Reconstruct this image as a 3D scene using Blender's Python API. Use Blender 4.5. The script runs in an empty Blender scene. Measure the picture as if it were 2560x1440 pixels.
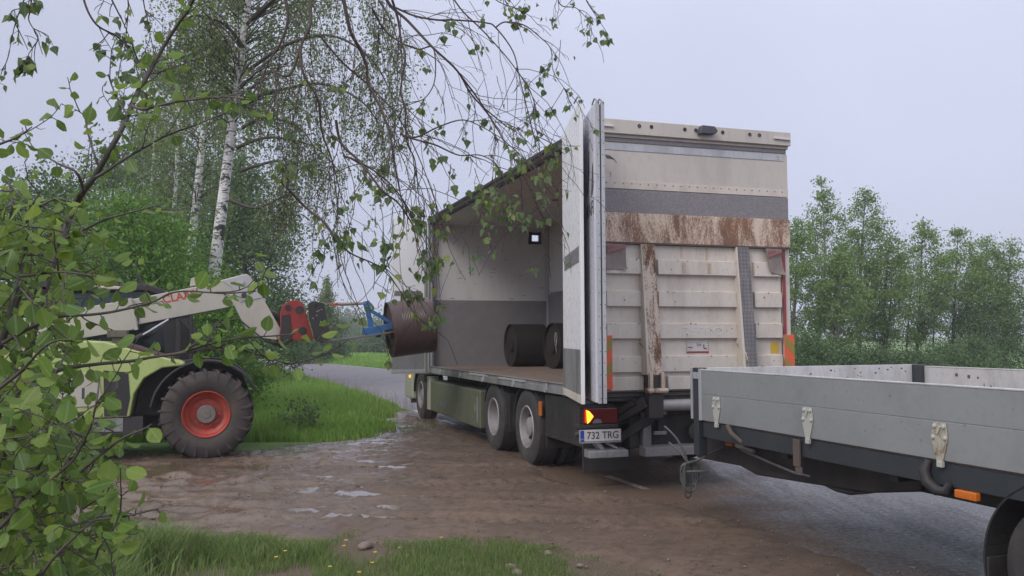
import bpy, math, random
import numpy as np
from mathutils import Vector, Matrix
random.seed(7)
rng = np.random.default_rng(11)
S = bpy.context.scene
COL = S.collection
R = math.radians

# ------------------------------------------------------------------ camera
PITCH, ROLL, CAMH, FPX = 0.0564, -0.0036, 1.68, 2211.1
cp, sp = math.cos(PITCH), math.sin(PITCH)
FW = np.array([0, cp, sp]); U0 = np.array([0, -sp, cp]); X0 = np.array([1., 0, 0])
RX = math.cos(ROLL)*X0 + math.sin(ROLL)*U0
RU = -math.sin(ROLL)*X0 + math.cos(ROLL)*U0
CP = np.array([0, 0, CAMH])
cam_d = bpy.data.cameras.new('camera'); cam = bpy.data.objects.new('camera', cam_d); COL.objects.link(cam)
cam_d.sensor_width = 36; cam_d.lens = 36*FPX/2560; cam_d.clip_start = .05; cam_d.clip_end = 3000
M = Matrix.Identity(4)
for i in range(3):
    M[i][0] = RX[i]; M[i][1] = RU[i]; M[i][2] = -FW[i]; M[i][3] = CP[i]
cam.matrix_world = M
S.camera = cam
def at(x, y, Y):                       # a point Y metres in front of the camera
    d = FW + RX*(x-1280)/FPX + RU*(720-y)/FPX
    return CP + d*(Y/d[1])
def proj(P):
    v = np.asarray(P) - CP; z = v@FW
    return 1280+FPX*(v@RX)/z, 720-FPX*(v@RU)/z

# ------------------------------------------------------------------ world, sun, exposure
W = bpy.data.worlds.new('World'); S.world = W; W.use_nodes = True
nt = W.node_tree; nt.nodes.clear()
out = nt.nodes.new('ShaderNodeOutputWorld')
sky = nt.nodes.new('ShaderNodeTexSky'); sky.sky_type = 'NISHITA'; sky.sun_disc = False
sky.sun_elevation = R(36); sky.sun_rotation = R(218); sky.air_density = 1.0; sky.dust_density = 3
b1 = nt.nodes.new('ShaderNodeBackground'); b1.inputs[1].default_value = .08
nt.links.new(sky.outputs[0], b1.inputs[0])
tc = nt.nodes.new('ShaderNodeTexCoord'); sep = nt.nodes.new('ShaderNodeSeparateXYZ')
nt.links.new(tc.outputs['Generated'], sep.inputs[0])
mr = nt.nodes.new('ShaderNodeMapRange'); mr.interpolation_type = 'SMOOTHSTEP'
mr.inputs[1].default_value = .25; mr.inputs[2].default_value = .95; mr.inputs[3].default_value = 0; mr.inputs[4].default_value = 1
nt.links.new(sep.outputs[2], mr.inputs[0])
cm = nt.nodes.new('ShaderNodeMix'); cm.data_type = 'RGBA'
cm.inputs[6].default_value = (.69, .735, .935, 1); cm.inputs[7].default_value = (1.35, 1.35, 1.5, 1)
nt.links.new(mr.outputs[0], cm.inputs[0])
mx = nt.nodes.new('ShaderNodeMapRange'); mx.inputs[1].default_value = -.6; mx.inputs[2].default_value = .5
mx.inputs[3].default_value = .84; mx.inputs[4].default_value = 1.06
nt.links.new(sep.outputs[0], mx.inputs[0])
nz = nt.nodes.new('ShaderNodeTexNoise'); nz.inputs['Scale'].default_value = 1.6; nz.inputs['Detail'].default_value = 4
nt.links.new(tc.outputs['Generated'], nz.inputs['Vector'])
mn = nt.nodes.new('ShaderNodeMapRange'); mn.inputs[1].default_value = .3; mn.inputs[2].default_value = .7
mn.inputs[3].default_value = .92; mn.inputs[4].default_value = 1.05
nt.links.new(nz.outputs[0], mn.inputs[0])
mm = nt.nodes.new('ShaderNodeMath'); mm.operation = 'MULTIPLY'
nt.links.new(mx.outputs[0], mm.inputs[0]); nt.links.new(mn.outputs[0], mm.inputs[1])
b2 = nt.nodes.new('ShaderNodeBackground')
nt.links.new(cm.outputs[2], b2.inputs[0]); nt.links.new(mm.outputs[0], b2.inputs[1])
ms = nt.nodes.new('ShaderNodeMixShader'); ms.inputs[0].default_value = .92
nt.links.new(b1.outputs[0], ms.inputs[1]); nt.links.new(b2.outputs[0], ms.inputs[2])
nt.links.new(ms.outputs[0], out.inputs[0])

sd = bpy.data.lights.new('sun', 'SUN'); sd.energy = 1.5; sd.angle = R(25); sd.color = (1, .97, .93)
so = bpy.data.objects.new('sun', sd); COL.objects.link(so); so.location = (0, 0, 30)
so.rotation_euler = (R(54), 0, R(-38))
S.view_settings.view_transform = 'Standard'; S.view_settings.look = 'None'
S.view_settings.exposure = 0; S.view_settings.gamma = 1; S.view_settings.use_curve_mapping = False
S.render.engine = 'CYCLES'
S.render.resolution_x = 1024; S.render.resolution_y = 576
S.cycles.max_bounces = 6; S.cycles.volume_bounces = 0; S.cycles.diffuse_bounces = 4; S.cycles.transmission_bounces = 4
S.cycles.caustics_reflective = False; S.cycles.caustics_refractive = False

# ------------------------------------------------------------------ materials
def nn(t, typ, **kw):
    n = t.nodes.new(typ)
    for k, v in kw.items(): setattr(n, k, v)
    return n
def rgba(c): return (c[0], c[1], c[2], 1)
class NT:
    def __init__(s, name):
        s.m = bpy.data.materials.new(name); s.m.use_nodes = True; s.t = s.m.node_tree
        s.b = s.t.nodes['Principled BSDF']; s.out = s.t.nodes['Material Output']
        s.tc = nn(s.t, 'ShaderNodeTexCoord')
    def link(s, a, b): s.t.links.new(a, b)
    def noise(s, scale, stretch=(1, 1, 1), detail=5, rough=.6, dist=0, geo=False):
        mp = nn(s.t, 'ShaderNodeMapping'); mp.inputs['Scale'].default_value = stretch
        if geo:
            g = nn(s.t, 'ShaderNodeNewGeometry'); s.link(g.outputs['Position'], mp.inputs[0])
        else: s.link(s.tc.outputs['Object'], mp.inputs[0])
        n = nn(s.t, 'ShaderNodeTexNoise'); n.inputs['Scale'].default_value = scale
        n.inputs['Detail'].default_value = detail; n.inputs['Roughness'].default_value = rough
        n.inputs['Distortion'].default_value = dist
        s.link(mp.outputs[0], n.inputs['Vector']); return n.outputs[0]
    def ramp(s, fac, a, b, lo=0., hi=1.):
        r = nn(s.t, 'ShaderNodeMapRange'); r.interpolation_type = 'SMOOTHSTEP'
        r.inputs[1].default_value = a; r.inputs[2].default_value = b; r.inputs[3].default_value = lo; r.inputs[4].default_value = hi
        s.link(fac, r.inputs[0]); return r.outputs[0]
    def mix(s, fac, a, b):
        m = nn(s.t, 'ShaderNodeMix', data_type='RGBA')
        if isinstance(fac, (int, float)): m.inputs[0].default_value = fac
        else: s.link(fac, m.inputs[0])
        for i, v in ((6, a), (7, b)):
            if isinstance(v, (tuple, list)): m.inputs[i].default_value = rgba(v)
            else: s.link(v, m.inputs[i])
        return m.outputs[2]
    def math(s, op, a, b=0.):
        m = nn(s.t, 'ShaderNodeMath', operation=op)
        for i, v in ((0, a), (1, b)):
            if isinstance(v, (int, float)): m.inputs[i].default_value = v
            else: s.link(v, m.inputs[i])
        return m.outputs[0]
    def bump(s, h, strength=.3, dist=.01):
        b = nn(s.t, 'ShaderNodeBump'); b.inputs['Strength'].default_value = strength; b.inputs['Distance'].default_value = dist
        s.link(h, b.inputs['Height']); s.link(b.outputs[0], s.b.inputs['Normal'])
    def base(s, c):
        if isinstance(c, (tuple, list)): s.b.inputs['Base Color'].default_value = rgba(c)
        else: s.link(c, s.b.inputs['Base Color'])
    def rough(s, v):
        if isinstance(v, (int, float)): s.b.inputs['Roughness'].default_value = v
        else: s.link(v, s.b.inputs['Roughness'])
def paint(name, c, dirt=(.12, .1, .08), amt=.5, rough=.45, metal=0., scale=3., streak=True, bump=.1):
    n = NT(name)
    d = n.noise(scale, (1, 1, .25) if streak else (1, 1, 1), 7, .65)
    d2 = n.noise(scale*9, (1, 1, .5) if streak else (1, 1, 1), 4, .6)
    f = n.math('MULTIPLY', n.ramp(d, .42, .75), amt)
    g = n.math('MULTIPLY', n.ramp(d2, .5, .72), amt*.45)
    col = n.mix(f, c, dirt); col = n.mix(g, col, dirt)
    n.base(col); n.rough(n.ramp(d2, .2, .8, max(.05, rough-.1), min(1, rough+.15)))
    n.b.inputs['Metallic'].default_value = metal
    if bump: n.bump(d2, bump, .004)
    return n.m
def rusty(name, c, rust=(.16, .07, .035), lo=.45, hi=.6, scale=4., stretch=(1, 1, .35), dark=(.09, .05, .035)):
    n = NT(name)
    a = n.noise(scale, stretch, 8, .7, .6); b = n.noise(scale*12, (1, 1, .5), 6, .7); c3 = n.noise(scale*.8, (1, 1, 1), 4)
    s_ = n.math('ADD', n.math('MULTIPLY', a, .62), n.math('MULTIPLY', b, .38))
    f = n.ramp(s_, lo, hi)
    rc = n.mix(n.ramp(c3, .35, .65), rust, dark)
    rc = n.mix(n.ramp(b, .4, .7), rc, (.26, .13, .07))
    n.base(n.mix(f, c, rc)); n.rough(n.ramp(f, 0, 1, .45, .85)); n.bump(b, .3, .004)
    return n.m
def leafmat(name, cols, trans=.35, rough=.45, spec=.4, veins=False):
    n = NT(name)
    g = nn(n.t, 'ShaderNodeNewGeometry')
    cr = nn(n.t, 'ShaderNodeValToRGB'); e = cr.color_ramp.elements
    e[0].color = rgba(cols[0]); e[1].color = rgba(cols[-1])
    for i, c in enumerate(cols[1:-1]):
        x = e.new((i+1)/(len(cols)-1)); x.color = rgba(c)
    n.link(g.outputs['Random Per Island'], cr.inputs[0])
    lc = cr.outputs[0]
    if veins:                      # midrib and slanting side veins, from the leaf's own coordinates
        uv = nn(n.t, 'ShaderNodeUVMap'); uv.uv_map = 'leaf'; su = nn(n.t, 'ShaderNodeSeparateXYZ'); n.link(uv.outputs[0], su.inputs[0])
        av = n.math('ABSOLUTE', su.outputs[1]); q = n.math('SUBTRACT', n.math('MULTIPLY', su.outputs[0], 9.), n.math('MULTIPLY', av, 3.2))
        w = n.math('ABSOLUTE', n.math('SUBTRACT', n.math('FRACT', q), .5)); vein = n.ramp(w, .0, .16, 1, 0)
        rib = n.ramp(av, .02, .09, 1, 0); vv = n.math('MAXIMUM', n.math('MULTIPLY', vein, .45), rib)
        blot = n.ramp(n.noise(35, (1, 1, 1), 4, .6, geo=True), .62, .72)
        lc = n.mix(n.math('MULTIPLY', vv, .5), lc, (.26, .36, .13)); lc = n.mix(n.math('MULTIPLY', blot, .35), lc, (.10, .11, .04)); n.bump(n.math('SUBTRACT', 1., vv), .5, .0015)
    n.base(lc); n.rough(rough); n.b.inputs['Specular IOR Level'].default_value = spec
    tr = nn(n.t, 'ShaderNodeBsdfTranslucent')
    hs = nn(n.t, 'ShaderNodeHueSaturation'); hs.inputs['Value'].default_value = 1.25; hs.inputs['Hue'].default_value = .485
    n.link(lc, hs.inputs['Color']); n.link(hs.outputs[0], tr.inputs[0])
    ms = nn(n.t, 'ShaderNodeMixShader'); ms.inputs[0].default_value = trans
    n.link(n.b.outputs[0], ms.inputs[1]); n.link(tr.outputs[0], ms.inputs[2]); n.link(ms.outputs[0], n.out.inputs[0])
    return n.m
def emis(name, c, e, base=None):
    n = NT(name); n.base(base or c); n.b.inputs['Emission Color'].default_value = rgba(c); n.b.inputs['Emission Strength'].default_value = e
    n.rough(.2); return n.m

MAT = {}
MAT['white'] = paint('door white', (.88, .88, .89), (.6, .59, .6), .15, .3)
MAT['liner'] = paint('liner grey white', (.66, .635, .62), (.40, .38, .37), .35, .5, scale=1.5)
MAT['linerdark'] = paint('kick panel grey', (.21, .195, .20), (.29, .265, .26), .5, .55, streak=False)
MAT['alu'] = paint('aluminium', (.52, .53, .54), (.22, .21, .2), .5, .42, .35)
MAT['alud'] = paint('grimy aluminium', (.33, .33, .33), (.1, .09, .085), .7, .5, .4)
MAT['cream'] = paint('cream steel', (.65, .59, .515), (.36, .30, .235), .55, .5)
MAT['header'] = paint('header cream', (.58, .525, .47), (.42, .375, .33), .7, .5, scale=2.)
MAT['rust'] = rusty('rusted cream', (.66, .53, .41), (.24, .12, .07), lo=.40, hi=.56, dark=(.14, .088, .07), scale=5., stretch=(1, 1, .3))
MAT['rustpost'] = rusty('chipped cream', (.62, .52, .42), lo=.46, hi=.56, scale=7., stretch=(1, 1, .3))
MAT['rustline'] = rusty('rust streak', (.60, .50, .38), (.36, .2, .09), lo=.4, hi=.7, scale=9., stretch=(1, 1, .1), dark=(.33, .2, .1))
MAT['greyband'] = paint('grey steel band', (.19, .18, .185), (.12, .11, .11), .6, .55)
MAT['black'] = paint('black paint', (.028, .026, .026), (.07, .06, .055), .6, .5)
MAT['chassis'] = paint('chassis dark', (.035, .032, .032), (.075, .06, .05), .7, .6)
MAT['rubber'] = paint('tyre rubber', (.04, .038, .038), (.12, .10, .09), .55, .75, streak=False)
MAT['mudrubber'] = paint('muddy tyre rubber', (.045, .038, .036), (.12, .085, .065), .75, .7, streak=False, scale=4.)
MAT['hubmud'] = paint('muddy hub', (.20, .18, .16), (.13, .10, .085), .6, .6, streak=False)
MAT['rim'] = paint('dusty rim', (.36, .34, .33), (.14, .12, .11), .6, .5, .2, streak=False)
MAT['olive'] = paint('olive box', (.13, .135, .09), (.09, .085, .06), .5, .5)
MAT['olive2'] = paint('cab cream', (.42, .42, .33), (.2, .19, .15), .4, .45)
MAT['red'] = paint('faded red', (.30, .045, .05), (.25, .12, .1), .3, .45)
MAT['hitchred'] = paint('hitch red', (.33, .035, .025), (.10, .03, .025), .6, .45, streak=False)
MAT['rimred'] = paint('rim red', (.42, .055, .032), (.15, .075, .055), .85, .5, streak=False)
MAT['orange'] = paint('hazard orange', (.75, .13, .05), (.4, .1, .05), .3, .4)
MAT['hzolive'] = paint('hazard olive', (.32, .23, .05), (.2, .15, .06), .3, .4)
MAT['yellow'] = paint('yellow sticker', (.62, .42, .05), (.3, .2, .05), .3, .4)
MAT['blueeu'] = paint('plate blue', (.03, .07, .35), (.03, .05, .15), .3, .4)
MAT['plate'] = paint('plate white', (.62, .6, .58), (.3, .28, .25), .4, .35)
MAT['ink'] = paint('plate ink', (.05, .05, .055), (.1, .1, .1), .3, .5)
MAT['ghost'] = paint('ghost lettering', (.60, .56, .52), (.45, .4, .36), .5, .5)
MAT['graphic'] = paint('grey graphic', (.07, .07, .085), (.1, .1, .11), .3, .4)
MAT['darkface'] = paint('outer door grey', (.62, .61, .66), (.45, .44, .48), .4, .3)
MAT['flap'] = paint('faded flap', (.26, .21, .19), (.17, .13, .11), .6, .7)
MAT['flapstripe'] = paint('faded stripe', (.34, .12, .12), (.25, .14, .13), .5, .7)
MAT['lens'] = paint('red lens', (.14, .02, .02), (.05, .02, .02), .4, .15)
MAT['amber'] = paint('amber lens', (.62, .16, .02), (.3, .1, .03), .3, .2)
MAT['amberlit'] = emis('lit amber', (1, .42, .03), 2.2)
MAT['redlit'] = emis('lit red edge', (.9, .08, .01), .55)
MAT['amberlit2'] = emis('lit side amber', (1, .38, .03), 1.6)
MAT['ply'] = None
MAT['blue'] = paint('frame blue', (.035, .15, .36), (.04, .07, .12), .5, .45, streak=False)
MAT['lime'] = paint('hood lime', (.44, .54, .19), (.24, .24, .11), .55, .35)
MAT['beige'] = paint('boom grey beige', (.50, .47, .40), (.33, .29, .24), .5, .4, scale=1.6)
MAT['headgrey'] = paint('boom head grey', (.47, .47, .47), (.32, .28, .24), .5, .4)
MAT['lettered'] = paint('letter red', (.55, .06, .03), (.4, .06, .03), .3, .4)
MAT['glass'] = paint('cab glass', (.03, .055, .055), (.02, .03, .03), .3, .08, bump=0)
MAT['chrome'] = paint('steel rod', (.6, .6, .62), (.3, .3, .3), .2, .15, .9, streak=False)
MAT['forksteel'] = paint('fork steel', (.20, .19, .18), (.08, .07, .07), .5, .35, .5, streak=False)
MAT['wood'] = rusty('grey wood rod', (.30, .26, .22), (.3, .14, .06), lo=.55, hi=.7, scale=10, stretch=(1, 1, 1))
MAT['zinc'] = rusty('zinc hinge', (.47, .47, .42), lo=.6, hi=.75, scale=9., stretch=(1, 1, .6))
MAT['zincrust'] = rusty('rusty zinc hinge', (.47, .45, .36), lo=.47, hi=.62, scale=7., stretch=(1, 1, .5))
MAT['trailerboard'] = paint('dropside aluminium', (.34, .352, .355), (.24, .25, .25), .6, .36, .25, scale=2.2, streak=False, bump=.03)
MAT['boardin'] = paint('dropside inner', (.62, .62, .62), (.25, .24, .22), .5, .4, .2, scale=5.)
MAT['trailerframe'] = paint('trailer frame', (.035, .042, .05), (.06, .06, .06), .5, .4)
MAT['strap'] = paint('brown strap', (.12, .09, .075), (.07, .06, .05), .5, .8)
MAT['hose'] = paint('grey hose', (.085, .09, .085), (.08, .08, .07), .5, .5, streak=False)
MAT['spool'] = None

n = NT('plywood deck')
g1 = n.noise(2.2, (6, .6, 1), 6, .6, .4); g2 = n.noise(14, (1, 1, 1), 6, .7); g3 = n.noise(1.1, (1, 1, 1), 4)
c = n.mix(n.ramp(g1, .3, .7), (.28, .20, .155), (.18, .135, .11)); c = n.mix(n.ramp(g2, .55, .75), c, (.09, .06, .045))
c = n.mix(n.ramp(g3, .5, .72), c, (.25, .18, .14)); n.base(c); n.rough(.7); n.bump(g2, .3, .004); MAT['ply'] = n.m
n = NT('ribbed brown roll')
g1 = n.noise(3, (1, 1, 1), 5); g2 = n.noise(25, (1, 1, 1), 5)
c = n.mix(n.ramp(g1, .35, .7), (.085, .048, .043), (.06, .038, .034)); c = n.mix(n.ramp(g2, .55, .75), c, (.12, .078, .07))
n.base(c); n.rough(.30); n.bump(g2, .1, .003); MAT['spool'] = n.m
n = NT('checker plate')
mpn = nn(n.t, 'ShaderNodeMapping'); mpn.inputs['Rotation'].default_value = (0, R(45), 0); n.link(n.tc.outputs['Object'], mpn.inputs[0])
ck = nn(n.t, 'ShaderNodeTexChecker'); ck.inputs['Scale'].default_value = 32
n.link(mpn.outputs[0], ck.inputs[0]); g2 = n.noise(7, (1, 1, .4), 6)
c = n.mix(n.ramp(g2, .35, .7), (.17, .16, .165), (.27, .24, .23)); c = n.mix(n.math('MULTIPLY', ck.outputs[1], .45), c, (.09, .085, .09))
n.base(c); n.rough(.5); n.b.inputs['Metallic'].default_value = .3; n.bump(ck.outputs[1], .5, .004); MAT['checker'] = n.m
n = NT('speckled grey band')
g1 = n.noise(60, (1, 1, 1), 5); c = n.mix(n.ramp(g1, .4, .65), (.20, .185, .19), (.27, .25, .255)); n.base(c); n.rough(.6); n.bump(g1, .2, .003); MAT['greyband'] = n.m

# birch bark: white paper bark with dark lenticels and, low down, black fissures
def bark_birch(name):
    n = NT(name)
    a = n.noise(3.6, (1, 1, 3.8), 5, .65, .8); b = n.noise(2.4, (1.2, 1.2, 1.3), 7, .75, .8); c_ = n.noise(20, (1, 1, 1), 5)
    sx = nn(n.t, 'ShaderNodeSeparateXYZ'); n.link(n.tc.outputs['Object'], sx.inputs[0])
    low = n.ramp(sx.outputs[2], 1., 10., .10, .0)
    f1 = n.ramp(a, .55, .61)
    f2 = n.ramp(n.math('ADD', b, low), .60, .65)
    f = n.math('MAXIMUM', f1, f2)
    w = n.mix(n.ramp(c_, .3, .7), (.82, .80, .78), (.62, .60, .57))
    n.base(n.mix(f, w, (.045, .04, .036))); n.rough(.7); n.bump(f, .5, .01); return n.m
MAT['birchbark'] = bark_birch('birch bark')
MAT['bark'] = paint('grey bark', (.075, .062, .05), (.12, .11, .09), .6, .85, streak=False)
MAT['barkpale'] = paint('pale bark', (.27, .27, .22), (.08, .07, .06), .8, .85)
MAT['twig'] = paint('twig bark', (.065, .045, .038), (.11, .09, .075), .5, .7, streak=False)
MAT['twig2'] = paint('alder stem', (.075, .065, .055), (.13, .12, .10), .5, .6, streak=False)
MAT['leafnear'] = leafmat('bush leaf', [(.09, .17, .035), (.12, .22, .04), (.18, .30, .05), (.10, .18, .045), (.25, .36, .06), (.13, .19, .05)], .45, .42, veins=True)
MAT['leafbirch'] = leafmat('birch leaf', [(.085, .14, .06), (.12, .19, .07), (.10, .16, .08), (.24, .30, .07), (.085, .14, .07)], .4, .42, veins=True)
MAT['leafmid'] = leafmat('birch crown leaf', [(.12, .17, .07), (.15, .22, .075), (.22, .29, .09), (.13, .18, .08)], .35, .5)
MAT['leafdark'] = leafmat('dark leaf', [(.075, .13, .055), (.10, .175, .065), (.14, .22, .08)], .3, .55)
MAT['leafbright'] = leafmat('willow leaf', [(.09, .20, .04), (.13, .27, .045), (.19, .36, .06), (.075, .15, .045)], .4, .5)
MAT['leafasp'] = leafmat('aspen leaf', [(.13, .21, .07), (.18, .29, .085), (.26, .38, .11), (.09, .155, .06)], .38, .5)
MAT['grassnear'] = leafmat('grass near', [(.10, .18, .045), (.15, .26, .06), (.20, .33, .075), (.26, .29, .12), (.16, .17, .08), (.10, .16, .05)], .35, .5)
MAT['grassmid'] = leafmat('grass tall', [(.15, .30, .05), (.21, .40, .06), (.26, .46, .08), (.30, .40, .11), (.12, .26, .045)], .35, .55)
MAT['petal'] = paint('petal yellow', (.75, .50, .02), (.6, .4, .02), .2, .5)
MAT['stone'] = paint('field stone', (.20, .15, .125), (.10, .08, .07), .6, .6, streak=False)
MAT['gravel'] = leafmat('gravel', [(.10, .075, .06), (.17, .13, .11), (.24, .2, .18), (.12, .09, .075)], 0., .5)

n = NT('grass soil')
g1 = n.noise(.15, (1, 1, 1), 6, .6, geo=True); g2 = n.noise(3, (1, 1, 1), 8, .7, geo=True); g3 = n.noise(25, (1, 1, 1), 4, geo=True)
c = n.mix(n.ramp(g1, .35, .65), (.11, .22, .045), (.17, .29, .06)); c = n.mix(n.ramp(g2, .45, .75), c, (.075, .12, .035))
sx = nn(n.t, 'ShaderNodeSeparateXYZ'); gg = nn(n.t, 'ShaderNodeNewGeometry'); n.link(gg.outputs['Position'], sx.inputs[0])
c = n.mix(n.ramp(sx.outputs[1], 12, 9), c, (.10, .075, .05)); near = n.math('MULTIPLY', n.ramp(sx.outputs[0], -2.4, -1.9), n.ramp(sx.outputs[1], 20, 18)); c = n.mix(near, c, (.12, .085, .06)); c = n.mix(n.ramp(g3, .5, .8), c, (.07, .07, .03))
n.base(c); n.rough(.9); n.bump(g2, .6, .05); MAT['ground'] = n.m

n = NT('wet asphalt')
g1 = n.noise(55, (1, 1, 1), 3, .6, geo=True); g2 = n.noise(1.1, (1, 1, 1), 5, .6, geo=True); g4 = n.noise(7, (1, 1, 1), 5, .7, geo=True); g5 = n.noise(20, (1, 1, 1), 4, .65, geo=True); g6 = n.noise(.9, (2.6, .5, 1), 4, .6, .5, geo=True)
gg = nn(n.t, 'ShaderNodeNewGeometry'); sx = nn(n.t, 'ShaderNodeSeparateXYZ'); n.link(gg.outputs['Position'], sx.inputs[0])
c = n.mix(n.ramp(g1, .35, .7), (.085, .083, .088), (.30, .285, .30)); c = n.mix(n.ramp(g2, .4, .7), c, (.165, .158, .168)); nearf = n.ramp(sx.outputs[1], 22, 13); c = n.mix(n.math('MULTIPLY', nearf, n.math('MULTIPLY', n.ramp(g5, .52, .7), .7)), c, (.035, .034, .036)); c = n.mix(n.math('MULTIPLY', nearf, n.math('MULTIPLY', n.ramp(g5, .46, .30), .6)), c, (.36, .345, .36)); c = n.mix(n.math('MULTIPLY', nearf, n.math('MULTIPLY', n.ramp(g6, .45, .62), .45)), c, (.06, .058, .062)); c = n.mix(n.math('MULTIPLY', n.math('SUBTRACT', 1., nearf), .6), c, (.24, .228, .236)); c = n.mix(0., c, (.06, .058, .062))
# mud carried over the road edge: strongest at the mouth of the track, reaching about 2 m in
q = n.math('ADD', sx.outputs[0], n.math('MULTIPLY', n.math('SUBTRACT', g2, .5), 2.6))
mf = n.ramp(q, 1.5, 3.5, 1, 0)
mf = n.math('MULTIPLY', mf, n.ramp(sx.outputs[1], 20, 15))
mf = n.math('MULTIPLY', mf, n.ramp(g4, .1, .5, .6, 1))
c = n.mix(mf, c, n.mix(n.ramp(g1, .35, .65), (.11, .075, .052), (.18, .12, .082)))
n.base(c)
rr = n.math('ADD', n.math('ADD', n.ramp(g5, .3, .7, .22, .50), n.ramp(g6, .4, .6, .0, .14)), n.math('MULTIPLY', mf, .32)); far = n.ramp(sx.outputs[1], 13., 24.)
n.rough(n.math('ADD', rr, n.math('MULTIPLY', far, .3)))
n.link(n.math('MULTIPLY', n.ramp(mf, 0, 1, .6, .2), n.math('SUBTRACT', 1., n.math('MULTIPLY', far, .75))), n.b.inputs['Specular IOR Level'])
n.bump(n.math('MULTIPLY', nearf, n.math('ADD', n.math('MULTIPLY', g1, .5), g5)), .55, .016); MAT['road'] = n.m
n = NT('road paint')
g1 = n.noise(30, (1, 1, 1), 6, .7, geo=True)
n.base(n.mix(n.ramp(g1, .42, .66), (.62, .61, .60), (.20, .18, .17))); n.rough(.5); MAT['line'] = n.m
n = NT('muddy road paint')
n.base(n.mix(n.ramp(n.noise(22, (1, 1, 1), 6, .7, geo=True), .35, .62), (.50, .45, .41), (.22, .18, .15))); n.rough(.6); MAT['linemud'] = n.m

n = NT('wet mud')
g1 = n.noise(1.0, (1, 1, 1), 6, .6, geo=True); g2 = n.noise(12, (1, 1, 1), 7, .7, geo=True); g3 = n.noise(70, (1, 1, 1), 4, .6, geo=True); g4 = n.noise(2.4, (.7, 1.6, 1), 5, .6, geo=True)
c = n.mix(n.ramp(g1, .35, .65), (.165, .117, .084), (.115, .082, .060)); c = n.mix(n.ramp(g2, .45, .7), c, (.09, .061, .044))
c = n.mix(n.ramp(g3, .56, .72), c, (.22, .165, .13))
n.base(c)
gg = nn(n.t, 'ShaderNodeNewGeometry'); sx = nn(n.t, 'ShaderNodeSeparateXYZ'); n.link(gg.outputs['Position'], sx.inputs[0])
wet = n.ramp(n.math('ADD', sx.outputs[0], n.math('MULTIPLY', g1, 1.2)), -2.6, .6, 0, 1)      # drier towards the road
rr = n.ramp(g4, .40, .62, .08, .36); rr = n.math('ADD', rr, n.math('MULTIPLY', wet, .38)); n.rough(rr); n.link(n.ramp(wet, 0, 1, .75, .22), n.b.inputs['Specular IOR Level'])
hb = n.math('ADD', n.math('MULTIPLY', g2, .6), n.math('MULTIPLY', g3, .4))
n.bump(hb, .6, .02); MAT['mud'] = n.m
n = NT('muddy water')
n.base((.15, .105, .072)); n.rough(.10); n.b.inputs['Specular IOR Level'].default_value = .6
n.bump(n.noise(9, (1, 1.6, 1), 3, .5, geo=True), .12, .006); MAT['water'] = n.m

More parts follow.
